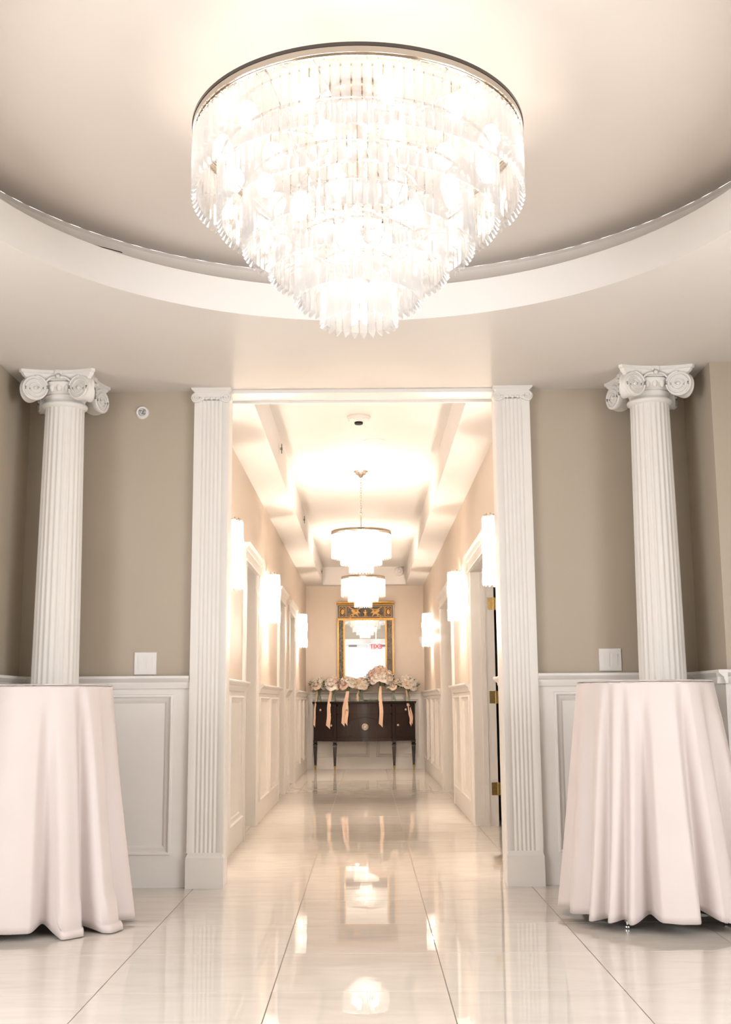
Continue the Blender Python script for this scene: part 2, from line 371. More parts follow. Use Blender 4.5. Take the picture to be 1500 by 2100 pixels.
# wall behind the camera with the white double door seen in the mirror
def back():
    dz = 2.18; dx = 1.0; c = .05
    mb = MB(); mb.box(-ROOM_X-.1, c-dx, YB-.15, YB, 0, CZ); mb.box(c+dx, ROOM_X+.1, YB-.15, YB, 0, CZ); mb.box(c-dx, c+dx, YB-.15, YB, dz, CZ)
    mb.build('wall_back', 'wall', kind='structure')
    d = empty('door_1', (c, YB, 0), kind='structure')
    MB().box(-dx-.1, -dx, -.01, .03, 0, dz+.16).box(dx, dx+.1, -.01, .03, 0, dz+.16).box(-dx, dx, -.01, .03, dz, dz+.16).build('casing', 'trim', d)
    for s in (-1, 1):
        x0, x1 = (-dx, -.004) if s < 0 else (.004, dx)
        lf = MB().box(x0, x1, -.08, -.035, .01, dz-.005).build('door_leaf', 'door_back', d)
        for z0, z1 in ((.2, .85), (1.0, 1.93)):
            w2 = Wall((0, -.035), (1, 0), (0, 1)); q = MB()
            w2.frame(q, x0+.14, x1-.14, z0, z1, [(0, 0), (.004, .008), (.02, .008), (.03, 0)])
            q.build('door_panel', 'door_back', lf)
        MB().box(s*.5-.13, s*.5+.13, -.035, .02, dz-.09, dz-.03).build('door_closer', 'steel', lf)
        MB().tube([(s*.07, -.02, .95), (s*.07, .03, .97), (s*.07, .03, 1.2), (s*.07, -.02, 1.22)], .012, 8).build('handle', 'steel', lf)
    e = empty('exit_sign', (.29, YB+.25, 2.0), label='hanging exit sign with red letters above the white double door', cat='sign')
    MB().box(-.15, .15, -.006, .006, 0, .2).build('panel', 'acrylic', e)
    MB().box(-.16, .16, -.02, .02, .2, .24).box(-.02, .02, -.02, .02, .24, CZ-2.0).build('bracket', 'plastic', e)
    cu = bpy.data.curves.new('exit_text', 'FONT'); cu.body = 'EXIT'; cu.size = .19; cu.align_x = 'CENTER'; cu.extrude = .003; cu.offset = .004
    to = bpy.data.objects.new('exit_text', cu); COL.objects.link(to)
    dg = bpy.context.evaluated_depsgraph_get(); me = bpy.data.meshes.new_from_object(to.evaluated_get(dg)); bpy.data.objects.remove(to)
    me.materials.clear(); t = link('letters', me, 'exit', e, loc=(0, .011, .035)); t.rotation_euler = (math.pi/2, 0, math.pi)
back()

# ------------------------------------------------------------------ hallway
def doorcasing(e, W_, u0, u1, dz, depth, sides=(1, 1)):
    cw = .095; m = MB(); P_ = [(0, 0), (.012, 0), (.02, .01), (.02, .04), (.026, .05), (.026, .085), (.02, .095), (0, .095)]
    for k, (a, sg) in enumerate(((u0, -1), (u1, 1))):
        m.loft([[W_.p(a+sg*w_, n, z) for n, w_ in P_] for z in (0, dz+.02)])
    m.build('casing', 'trim', e, smooth=40)
    h = MB(); W_.box(h, u0-cw-.005, u1+cw+.005, 0, .022, dz, dz+.085)
    W_.run(h, u0-cw-.03, u1+cw+.03, [(0, dz+.085), (.026, dz+.085), (.03, dz+.095), (.04, dz+.105), (.052, dz+.125), (.055, dz+.14), (0, dz+.14)])
    W_.run(h, u0-cw-.012, u1+cw+.012, [(0, dz+.002), (.03, dz+.002), (.034, dz+.01), (.03, dz+.018), (0, dz+.018)])
    h.build('head_moulding', 'trim', e, smooth=40)
    j = MB()
    W_.box(j, u0-.02, u0+.003, -depth-.004, .004, 0, dz); W_.box(j, u1-.003, u1+.02, -depth-.004, .004, 0, dz); W_.box(j, u0, u1, -depth-.004, .004, dz-.003, dz+.03)
    W_.box(j, u0, u0+.012, -depth*.62, -depth*.55+.03, 0, dz); W_.box(j, u1-.012, u1, -depth*.62, -depth*.55+.03, 0, dz)
    j.build('jamb', 'trim', e)
def hall_side(W_, name, segs, doors, th=.2):
    dz = 2.05
    mb = MB()
    for (a, b) in segs: W_.box(mb, a, b, -th, 0, 0, HZ2+.1)
    for (a, b) in doors: W_.box(mb, a, b, -th, 0, dz+.02, HZ2+.1)
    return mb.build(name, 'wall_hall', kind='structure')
HL = Wall((HXL, 0), (0, 1), (1, 0)); HR = Wall((HXR, 0), (0, 1), (-1, 0))
LD = [(8.65, 9.55), (11.96, 12.77), (13.58, 14.51)]; RD = [(7.5, 9.43), (11.56, 13.23)]
LS = [(6.6, 8.65), (9.55, 11.96), (12.77, 13.58), (14.51, HY1+.1)]; RS = [(6.6, 7.5), (9.43, 11.56), (13.23, HY1+.1)]
wl = hall_side(HL, 'wall_hall_left', LS, LD); wr = hall_side(HR, 'wall_hall_right', RS, RD, .172)
def panels(a, b, n, g=.12, e=.1):
    w_ = (b-a-2*e-(n-1)*g)/n; return [(a+e+i*(w_+g), a+e+i*(w_+g)+w_) for i in range(n)]
cw = .10
wainscot(HL, wl, 6.6, 8.65-cw, panels(6.6, 8.55, 2)); wainscot(HL, wl, 9.55+cw, 11.96-cw, panels(9.65, 11.86, 2))
wainscot(HL, wl, 12.77+cw, 13.58-cw, panels(12.87, 13.48, 1)); wainscot(HL, wl, 14.51+cw, HY1, panels(14.61, HY1, 3))
wainscot(HR, wr, 6.6, 7.5-cw, panels(6.6, 7.4, 1)); wainscot(HR, wr, 9.43+cw, 11.56-cw, panels(9.53, 11.46, 2))
wainscot(HR, wr, 13.23+cw, HY1, panels(13.33, HY1, 4))
hinge_me = None
def hinge(parent, W_, u, n, z, h=.1):
    m = MB(); W_.box(m, u-.006, u-.002, n+.002, n+.052, z-h/2, z+h/2)
    m2 = [(W_.p(u-.006, n, zz)) for zz in np.linspace(z-h/2-.004, z+h/2+.004, 7)]
    m.tube(m2, .007, 8); W_.box(m, u-.004, u, n-.02, n-.004, z-h/2, z+h/2)
    for k in (-1, 0, 1): m.lathe([(0, 0), (.004, 0), (.003, .002), (0, .002)], 6, W_.p(u-.003, n+.022, z+k*.03), cap=False)
    return m.build('hinge', 'brass', parent, smooth=40)
k = 2
for (a, b) in LD:
    e = empty('door_%d' % k, kind='structure'); k += 1
    doorcasing(e, HL, a, b, 2.05, .2)
    lf = MB(); HL.box(lf, a+.004, b-.004, -.155, -.112, .008, 2.045); lf = lf.build('door_leaf', 'trim', e)
    for z0, z1 in ((.2, .9), (1.05, 1.9)):
        q = MB(); HL.frame(q, a+.12, b-.12, z0, z1, [(0, -.112), (.004, -.104), (.018, -.104), (.03, -.112)]); q.build('door_panel', 'trim', lf)
    q = MB(); q.lathe([(0, 0), (.024, .005), (.027, .02), (.02, .032), (.008, .036), (.008, .06)], 12); me = q.mesh('knob', 40)
    kn = link('knob', me, 'brass', lf, loc=HL.p(a+.07, -.055, .98)); kn.rotation_euler = (0, -math.pi/2, 0)
# right: near door stands open into the side room, far double door shut
e = empty('door_5', kind='structure'); doorcasing(e, HR, 7.5, 9.43, 2.05, .175)
lf = MB().box(HXR+.198, HXR+1.08, 9.388, 9.428, .008, 2.045).build('door_leaf', 'trim', e)
for z in (.29, 1.02, 1.785): hinge(e, HR, 9.43, -.178, z)
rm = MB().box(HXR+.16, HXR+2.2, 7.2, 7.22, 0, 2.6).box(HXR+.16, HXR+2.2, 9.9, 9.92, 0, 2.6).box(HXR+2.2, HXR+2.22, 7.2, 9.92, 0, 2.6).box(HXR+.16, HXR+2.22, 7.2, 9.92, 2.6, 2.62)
rm.build('wall_side_room', 'dark', kind='structure')  # walls near-black: the unlit room's darkness is put into the colour
e = empty('door_6', kind='structure'); doorcasing(e, HR, 11.56, 13.23, 2.05, .2)
for a, b in ((11.565, 12.392), (12.398, 13.225)):
    lf = MB(); HR.box(lf, a, b, -.185, -.142, .008, 2.045); lf = lf.build('door_leaf', 'trim', e)
    for z0, z1 in ((.2, .9), (1.05, 1.9)):
        q = MB(); HR.frame(q, a+.12, b-.12, z0, z1, [(0, -.142), (.004, -.134), (.018, -.134), (.03, -.142)]); q.build('door_panel', 'trim', lf)
for z in (.29, 1.02, 1.785): hinge(e, HR, 13.228, -.135, z)
# hall end wall
WE = Wall((0, HY1), (1, 0), (0, -1))
mb = MB(); WE.box(mb, HXL-.1, HXR+.1, -.15, 0, 0, HZ2); we = mb.build('wall_hall_end', 'wall_hall', kind='structure')
wainscot(WE, we, HXL, HXR, [(HXL+.1, .022), (.138, HXR-.1)])
# hall ceiling: soffits round a raised tray
hc = MB(); Y0 = WY+.16
hc.box(HXL-.05, TXL, Y0, HY1+.05, HZ1, HZ1+.06).box(TXR, HXR+.05, Y0, HY1+.05, HZ1, HZ1+.06).box(TXL, TXR, TY1, HY1+.05, HZ1, HZ1+.06)
hco = hc.build('ceiling_hall', 'ceiling_hall', kind='structure')
MB().box(TXL-.02, TXL+.002, Y0, TY1, HZ1-.001, HZ2+.02).box(TXR-.002, TXR+.02, Y0, TY1, HZ1-.001, HZ2+.02).box(TXL-.02, TXR+.02, TY1-.002, TY1+.02, HZ1-.001, HZ2+.02).build('tray_side', 'ceiling_hall', hco)
MB().box(TXL-.02, TXR+.02, Y0-.1, TY1+.02, HZ2, HZ2+.04).build('tray_top', 'ceiling_hall', hco)
MB().box(TXL-.3, TXR+.3, Y0-.02, Y0, HZ1, HZ2+.05).build('tray_near_end', 'ceiling_hall', hco)
# closure of the wall thickness around the opening
MB().box(OXL-.14, OXL+.006, WY-.02, Y0, 0, CZ-.02).build('trim_jamb_left', 'trim', kind='structure')
MB().box(OXR-.006, OXR+.12, WY-.02, Y0, 0, CZ-.02).build('trim_jamb_right', 'trim', kind='structure')

# ------------------------------------------------------------------ pilasters
def pilaster(name, cx, w, label):
    e = empty(name, (cx, WY, 0), label=label, cat='pilaster', group='pilasters framing the hallway opening')
    yf = -.052; h = w/2
    # fluted shaft: outline in plan, extruded upward
    out = [(-h, 0), (-h, yf)]; nfl = 6; m0 = .030; fw = (w-2*m0)/(nfl)
    for i in range(nfl):
        a = -h+m0+i*fw
        for t in range(7):
            x = a+fw*.12+fw*.76*t/6; out.append((x, yf+.005*math.sin(math.pi*t/6)))
    out += [(h, yf), (h, 0)]
    MB().extrude(out, lambda a, b, d: (a, b, d), .184, 2.72).build('shaft', 'column', e, smooth=50)
    b = MB(); b.box(-h-.004, h+.004, -.062, 0, 0, .16)
    b.loft([[(-h-i, 0, z), (-h-i, -.062+.004-i, z), (h+i, -.062+.004-i, z), (h+i, 0, z)] for i, z in ((.004, .16), (.0, .166), (-.002, .172), (-.004, .178), (-.006, .186))])
    b.build('base_block', 'column', e, smooth=30)
    c = MB()
    # scroll band with rounded ends hanging below
    R_ = .030; zc = 2.733; pts = []
    for t in range(0, 15):
        a = math.radians(90+ (310-90)*t/14); pts.append((-h+.012+R_*math.cos(a), zc+R_*math.sin(a)))
    pts.append((-h+.06, 2.724)); pts.append((h-.06, 2.724))
    for t in range(0, 15):
        a = math.radians(230+(310-90)*t/14); pts.append((h-.012+R_*math.cos(a), zc+R_*math.sin(a)))
    c.extrude(pts, lambda a, b_, d: (a, d, b_), 0, -.066)
    for s in (-1, 1):
        sp = [(s*(h-.012)+s*-(.026*(1-t/30))*math.cos(2.2+t*.42), -.067, zc+(.026*(1-t/30))*math.sin(2.2+t*.42)) for t in range(27)]
        c.tube(sp, .003, 5)
    c.build('scroll_band', 'column', e, smooth=35)
    ab = MB(); prof = [(0.0, 2.762), (.006, 2.766), (.01, 2.772), (.02, 2.776), (.024, 2.781), (.024, CZ)]
    ab.loft([[(-h-i*.8+.004, 0, z), (-h-i*.8+.004, -.062-i, z), (h+i*.8-.004, -.062-i, z), (h+i*.8-.004, 0, z)] for i, z in prof])
    ab.build('abacus', 'column', e, smooth=30)
    for i in range(5):
        x = -h*.62+i*h*.31
        MB().lathe([(0, -.011), (.008, -.007), (.011, 0), (.008, .006), (0, .008)], 8, (x, -.064, 2.728), cap=False).build('egg_ornament', 'column', e, smooth=60)
    return e
pilaster('pilaster', -.8895, .199, 'flat white fluted pilaster left of the hallway opening')
pilaster('pilaster', .8545, .197, 'flat white fluted pilaster right of the hallway opening')

# ------------------------------------------------------------------ columns
def column():
    e = empty('column', cat='column', group='fluted columns under the foyer ceiling')
    # base: square plinth and torus rings
    MB().box(-.17, .17, -.17, .17, 0, .07).build('plinth', 'column', e)
    MB().lathe([(.12, .07), (.165, .07), (.172, .085), (.172, .10), (.162, .115), (.145, .122), (.14, .135), (.148, .147), (.15, .158), (.142, .17), (.13, .176), (.126, .19)], 40).build('base_moulding', 'column', e, smooth=40)
    # fluted shaft with entasis
    z0, z1, nf, per = .18, 2.612, 24, 10; rings = []
    for j in range(25):
        t = j/24; z = z0+(z1-z0)*t
        R_ = .1285-.0225*max(0, (t-.15)/.85)**1.35
        fade = min(1, max(0, (t-.0)/.02))*min(1, max(0, (1-t)/.022)); ring = []
        for i in range(nf*per):
            ph = (i % per)/per; d = 0
            if .14 < ph < .86: d = .0055*math.sin(math.pi*(ph-.14)/.72)**.8
            a = 2*math.pi*(i/(nf*per)); r = R_-d*fade
            ring.append((r*math.cos(a), r*math.sin(a), z))
        rings.append(ring)
    # insert sharper ends
    MB().loft(rings).build('shaft', 'column', e, smooth=32)
    cap = empty('capital', (0, 0, 0), parent=e)
    zc = 2.690
    MB().lathe([(.104, 2.600), (.110, 2.604), (.121, 2.612), (.124, 2.620), (.121, 2.628), (.113, 2.634), (.109, 2.640), (.109, 2.655), (.113, 2.66), (.117, 2.665), (.113, 2.672),
                (.118, 2.675), (.136, 2.695), (.150, 2.715), (.152, 2.730), (.12, 2.742)], 48).build('neck_and_echinus', 'column', cap, smooth=45)
    # abacus with concave sides
    def outline(k, n=10):
        pts = []
        for q in range(4):
            a = math.pi/2*q; c, s_ = math.cos(a), math.sin(a)
            for t in range(n+1):
                x = -1+2*t/n; xx = x*(k-.016); yy = -(k-.040*(1-x*x)*1.0)
                pts.append((c*xx-s_*yy, s_*xx+c*yy))
        return pts
    prof = [(.164, 2.735), (.180, 2.736), (.182, 2.746), (.188, 2.750), (.194, 2.758), (.198, 2.768), (.206, 2.772), (.207, CZ)]
    MB().loft([[(x, y, z) for x, y in outline(k)] for k, z in prof]).build('abacus', 'column', cap, smooth=25)
    # corner volutes: two spiral faces joined by a ribbed edge
    R_ = .068; VR = .272
    vm = MB(); faces = []
    tilt = math.radians(26)
    def disc(sd):
        # face of front (sd=-1 -> face normal mostly -y local diag frame)
        ang = math.radians(-45)+ (math.pi/4 - tilt)*sd*1.0
        return ang
    # diagonal frame: d = outward diagonal (+x), sides +-y ; two discs open like a book with the spine outward
    nseg = 28; rings = []
    M_ = 11
    for j in range(M_):
        t = -1+2*j/(M_-1)
        half = math.radians(21)*t
        rr = R_*(1-.03*(1 if j in (3, 7) else 0)-.06*(1-abs(t))**2)
        if abs(t) > .99: rr = R_*.985
        off = .016*t
        ring = []
        for i in range(nseg):
            a = 2*math.pi*i/nseg; u = rr*math.cos(a); w_ = rr*math.sin(a)
            # spine at u=+R: rotate about it
            uu = u-R_; x = uu*math.cos(half); y = uu*(-math.sin(half))*1.0+off
            ring.append((VR+x*1.0, y, zc-.004+w_))
        rings.append(ring)
    vm.loft(rings)
    for t in (-1, 1):
        half = math.radians(21)*t; off = .016*t; sp = []; sr = []
        N = 52
        for i in range(N):
            q = i/(N-1); rad = R_*.90*(1-q)**.9+.007; a = math.pi*.5+t*0+q*2*math.pi*2.6
            u = rad*math.cos(a); w_ = rad*math.sin(a); uu = u-R_
            x = uu*math.cos(half); y = uu*(-math.sin(half))+off+t*.003
            sp.append((VR+x, y, zc-.004+w_)); sr.append(.0065*(1-q*.55))
        vm.tube(sp, sr, 6)
        uu = -R_; vm.lathe([(0, -.012), (.0085, -.008), (.012, 0), (.0085, .008), (0, .012)], 8, (VR+uu*math.cos(half), uu*(-math.sin(half))+off+t*.002, zc-.004), cap=False)
    vme = vm.mesh('volute', 40)
    vme.materials.append(M['column'])
    for q in range(4):
        o = link('volute', vme, None, cap); o.rotation_euler = (0, 0, math.pi/4+math.pi/2*q)
    # egg and dart and fleuron on each side
    eg = MB(); eg.lathe([(0, -.024), (.011, -.017), (.016, 0), (.013, .014), (0, .018)], 10, cap=False); egm = eg.mesh('egg_ornament', 60); egm.materials.append(M['column'])
    fm = MB()
    for i in range(5):
        a = math.radians(-70+35*i); fm.lathe([(0, 0), (.007, .006), (.009, .018), (.005, .028), (0, .03)], 8, (.016*math.sin(a), 0, .006+.010*math.cos(a)), cap=False)
    fm.lathe([(0, -.012), (.011, -.006), (.012, 0), (.009, .008), (0, .012)], 10, (0, -.006, 0), cap=False)
    for sx in (-1, 1):
        fm.tube([(sx*(.012+.052*t), -.002+.012*t, -.006+.010*math.sin(math.pi*t)-.018*t) for t in np.linspace(0, 1, 8)], [.007*(1-.5*t)+.002 for t in np.linspace(0, 1, 8)], 6)
    fme = fm.mesh('fleuron', 60); fme.materials.append(M['column'])
    for q in range(4):
        a = math.pi/2*q
        for i in (-1, 0, 1):
            b = a-math.pi/2+i*.30
            o = link('egg_ornament', egm, None, cap, loc=(.137*math.cos(b), .137*math.sin(b), 2.700))
        o = link('fleuron', fme, None, cap, loc=(.166*math.sin(a), -.166*math.cos(a), 2.752)); o.rotation_euler = (0, 0, a)
    return e
c1 = column(); c1.location = (-1.675, 6.165, 0); c1['label'] = 'round white fluted column with scroll capital behind the left cocktail table'
c2 = copy_tree(c1); c2.location = (1.587, 6.165, 0); c2['label'] = 'round white fluted column with scroll capital behind the right cocktail table'

# ------------------------------------------------------------------ cocktail tables and their cloths
def table(loc, label, rz=0):
    e = empty('cocktail_table', loc, rz, label, 'table', 'round cocktail tables under blush cloths')
    MB().lathe([(.0, 1.045), (.30, 1.045), (.308, 1.052), (.308, 1.068), (.30, 1.072), (0, 1.072)], 48).build('tabletop', 'plastic', e, smooth=40)
    MB().lathe([(.035, .06), (.035, 1.045)], 20).build('pole', 'chrome', e, smooth=40)
    for k in range(4):
        a = math.pi/4+k*math.pi/2; dx, dy = math.cos(a), math.sin(a)
        MB().tube([(0, 0, .08), (dx*.18, dy*.18, .06), (dx*.33, dy*.33, .038)], [.022, .02, .016], 8).build('foot', 'steel', e, smooth=50)
        MB().lathe([(.010, .0), (.014, .004), (.014, .012), (.006, .016), (.006, .03)], 12, (dx*.33, dy*.33, 0)).build('leveller', 'chrome', e, smooth=40)
    return e
def cloth(loc, knots, seed, label, R_=.318, H=1.079):
    rng = random.Random(seed)
    ks = sorted(knots); n = len(ks); A = np.array([k_[0] for k_ in ks]); RR = np.array([k_[1] for k_ in ks]); ZZ = np.array([k_[2] for k_ in ks])
    def ev(phi, V):
        p = phi
        while p < A[0]: p += 360
        while p >= A[0]+360: p -= 360
        i = np.searchsorted(A, p, side='right')-1
        a0 = A[i]; a1 = A[i+1] if i+1 < n else A[0]+360; v0 = V[i]; v1 = V[(i+1) % n]
        t = (p-a0)/(a1-a0); t = t*t*(3-2*t); return v0+(v1-v0)*t
    NA, NS = 300, 34; mean = RR.mean(); mb = MB(); rings = []
    top = [(0.0, H+.0), (.1, H), (.2, H), (.28, H), (R_-.008, H)]
    for r, z in top[1:]:
        rings.append([(r*math.sin(2*math.pi*i/NA), -r*math.cos(2*math.pi*i/NA), z) for i in range(NA)])
    rings.append([((R_)*math.sin(2*math.pi*i/NA), -(R_)*math.cos(2*math.pi*i/NA), H-.006) for i in range(NA)])
    for s in [.004, .012]+[j/NS for j in range(1, NS+1)]:
        ring = []
        for i in range(NA):
            phi = 360*i/NA-180; rh = ev(phi, RR); zh = ev(phi, ZZ)
            sway = 3.5*math.sin(s*2.3+phi*.09)*s*(1-s)
            rh2 = ev(phi+sway, RR)
            dev = (rh2-mean)*(s**.75)*(1-.12*math.sin(s*math.pi)); base = R_+(mean-R_)*(s**1.05)
            r = max(base+dev, R_*.86+.02*s) if s > .12 else base+dev*.9
            z = H-.006+(zh-(H-.006))*s
            if zh < .012 and s > .86:          # cloth resting on the floor curls outward
                q = (s-.86)/.14; r += .03*math.sin(q*math.pi*.6); z = max(.004+.03*math.sin(q*math.pi)*.9, H+(zh-H)*s if q < .25 else .004+.035*math.sin(q*math.pi))
            a = math.radians(phi); ring.append((r*math.sin(a), -r*math.cos(a), z))
        rings.append(ring)
    mb.loft(rings, cap=False); mb.f.append(tuple(range(NA)))
    me = mb.mesh('tablecloth', 180)
    o = link('tablecloth', me, 'cloth_l', loc=loc)
    md = o.modifiers.new('thick', 'SOLIDIFY'); md.thickness = .0016; md.offset = -1
    tag(o, label, 'tablecloth', 'blush satin tablecloths'); return o
KR = [(-172,.42,.05),(-158,.37,.05),(-143,.44,.05),(-128,.37,.05),(-113,.44,.04),(-100,.445,.035),(-88,.395,.045),(-72,.43,.04),(-60,.385,.045),(-50,.465,.035),(-44,.395,.045),(-38,.47,.04),(-32,.40,.05),(-26,.47,.04),
      (-17,.35,.07),(-9,.465,.055),(1,.47,.05),(9,.475,.05),(17,.36,.09),(24,.47,.05),(33,.485,.035),(41,.40,.03),(52,.53,.004),(64,.50,.006),(76,.39,.03),(90,.465,.03),(106,.38,.04),(122,.44,.05),(140,.37,.05),(156,.43,.05),(170,.37,.05)]
KL = [(-170,.42,.05),(-155,.37,.05),(-138,.44,.05),(-122,.37,.05),(-106,.45,.05),(-90,.38,.05),(-74,.46,.05),(-60,.39,.05),(-48,.46,.04),(-36,.38,.05),(-26,.47,.035),(-12,.475,.03),(2,.475,.03),(12,.47,.03),(20,.37,.05),(29,.49,.004),(39,.47,.006),
      (45,.37,.03),(53,.50,.003),(62,.485,.006),(71,.40,.02),(83,.475,.02),(98,.41,.03),(112,.44,.05),(126,.37,.05),(142,.44,.05),(156,.38,.05),(170,.43,.05)]
table((-1.542, 5.5, 0), 'cocktail table under the pink cloth beside the left pilaster')
cloth((-1.542, 5.5, 0), KL, 1, 'blush cloth cut by the left picture edge, its hem pooling on the floor')
table((1.326, 5.5, 0), 'cocktail table under the pink cloth beside the right pilaster, one metal foot showing', rz=math.radians(10))
cloth((1.326, 5.5, 0), KR, 2, 'blush cloth on the right table, hem lifted just above the floor')

# ------------------------------------------------------------------ small wall fittings
def switch(loc, label, n=2):
    e = empty('switch_plate', loc, label=label, cat='switch plate', group='switch plates above the chair rail')
    mb = MB(); mb.loft([[(-.063-i, y, -.063-i), (.063+i, y, -.063-i), (.063+i, y, .063+i), (-.063-i, y, .063+i)] for i, y in ((.0, 0), (0, -.005), (-.003, -.008))]); mb.build('plate', 'plastic', e)
    for k in range(n):
        x = (k-(n-1)/2)*.046
        f = MB().box(x-.019, x+.019, -.0095, -.006, -.036, .036).build('rocker_frame', 'plastic', e)
        MB().add([(x-.016,-.0095,-.033),(x+.016,-.0095,-.033),(x+.016,-.0115,0),(x-.016,-.0115,0),(x+.016,-.014,.033),(x-.016,-.014,.033),(x-.016,-.008,.033),(x+.016,-.008,.033),(x-.016,-.008,-.033),(x+.016,-.008,-.033)],
                 [(0,1,2,3),(3,2,4,5),(5,4,7,6),(0,3,5,6,8),(1,9,7,4,2),(8,9,1,0)]).build('rocker', 'plastic', e)
switch((-1.246, WY, 1.21), 'square white double switch plate on the left taupe wall')
switch((1.369, WY, 1.213), 'square white double switch plate on the right taupe wall')
e = empty('sprinkler', (-1.30, WY, 2.663), label='round white recessed sprinkler high on the left taupe wall', cat='sprinkler'); e.rotation_euler = (math.pi/2, 0, 0)
MB().lathe([(.022, .002), (.024, .012), (.032, .013), (.037, .006), (.039, 0)], 32, cap=False).build('escutcheon', 'plastic', e, smooth=50)
MB().lathe([(0, .001), (.024, .001), (.024, .003)], 24, cap=False).build('recess', 'plastic', e)
mb = MB().lathe([(.006, .002), (.006, .012), (.004, .014), (0, .014)], 10)
for a in (0.6, 2.2, 3.9, 5.2): mb.tube([(0, 0, .012), (.013*math.cos(a), .013*math.sin(a), .014), (.018*math.cos(a+.5), .018*math.sin(a+.5), .008)], .0028, 5)
mb.build('deflector', 'chrome', e, smooth=40)
MB().box(-.022, .022, -.03, 0, -.055, .055).build('thermostat_tmp', 'plastic').name
o = bpy.data.objects['thermostat_tmp']; o.name = 'wall_box'; o.location = (.82, HY1, 1.912); tag(o, 'small white box on the far wall beside the last right sconce', 'wall box')
MB().box(-.016, .016, -.034, -.03, -.04, .0).build('cover', 'plastic', o)
MB().box(-.018, .018, -.033, -.03, .008, .045).build('grille', 'plastic', o)
def detector(loc, rot, label, r=.068, sm='dark'):
    e = empty('smoke_detector', loc, label=label, cat='smoke detector'); e.rotation_euler = rot
    MB().lathe([(r, 0), (r, -.012), (r*.93, -.018)], 32).build('base', 'plastic', e, smooth=40)
    MB().lathe([(r*.9, -.018), (r*.86, -.028), (r*.6, -.040), (r*.45, -.043), (0, -.043)], 32, cap=False).build('cover', 'plastic', e, smooth=40)
    MB().lathe([(r*.36, -.042), (r*.36, -.055), (r*.30, -.060), (0, -.060)], 20, cap=False).build('sensor', sm, e, smooth=40)
    for k in range(6):
        a = k*math.pi/3; MB().box(-.006, .006, -.004, .004, -.003, .003).build('vent', 'plastic', e, loc=(r*.80*math.cos(a), r*.80*math.sin(a), -.031))
detector((-.047, 7.98, HZ2), (0, 0, 0), 'round smoke detector on the hall ceiling nearest the opening', .085)
detector((.50, TY1, 2.945), (-math.pi/2, 0, 0), 'round smoke detector on the far end of the hall ceiling tray', .07, 'plastic')
e = MB().lathe([(.0, 0), (.085, 0), (.08, -.004), (.0, -.005)], 32, (.07, 8.75, HZ2), cap=False).build('cover_plate', 'ceiling_hall', smooth=30); tag(e, 'flush round cover plate on the hall ceiling before the near pendant', 'cover plate')
for y, z, lb in ((8.51, 2.905, 'nearest the opening'), (11.71, 2.867, 'in the middle of the hall'), (16.37, 2.855, 'farthest down the hall')):
    e = empty('sidewall_sprinkler', (TXL, y, z), label='small sprinkler on the left tray side, '+lb, cat='sprinkler'); e.rotation_euler = (0, math.pi/2, 0)
    MB().lathe([(.045, 0), (.04, .008), (.014, .010)], 20).build('escutcheon', 'plastic', e, smooth=40)
    MB().lathe([(.010, .008), (.010, .03), (.006, .022), (.006, .024)], 10).build('head', 'chrome', e, smooth=40)
    MB().box(-.036, .036, -.012, .012, .022, .026).build('deflector', 'dark', e)

# ------------------------------------------------------------------ crystal lights
def prism_mesh(w, d, L_, nm='prism'):
    # triangular bar, ridge outward, with a slanted pointed foot and a bevelled head
    sec = [(-w/2, d*.35), (w/2, d*.35), (0, -d*.65)]
    v = [(0, 0, 0)]+[(x*.9, y*.9, -.006) for x, y in sec]+[(x, y, -.012) for x, y in sec]+[(x, y, -L_+(.018 if i < 2 else .006)) for i, (x, y) in enumerate(sec)]+[(0, -d*.3, -L_)]
    f = [(0, 2, 1), (0, 3, 2), (0, 1, 3)]
    for b in (1, 4):
        for i in range(3): f.append((b+i, b+(i+1) % 3, b+3+(i+1) % 3, b+3+i))
    for i in range(3): f.append((7+i, 7+(i+1) % 3, 10))
    return v, f
def bulb_mesh(r, m):
    me = MB().lathe([(0, -r*1.5), (r*.55, -r*1.3), (r, -r*.4), (r*.92, r*.3), (r*.5, r), (0, r*1.25)], 8, cap=False).mesh('bulb', 80); me.materials.append(M[m]); return me
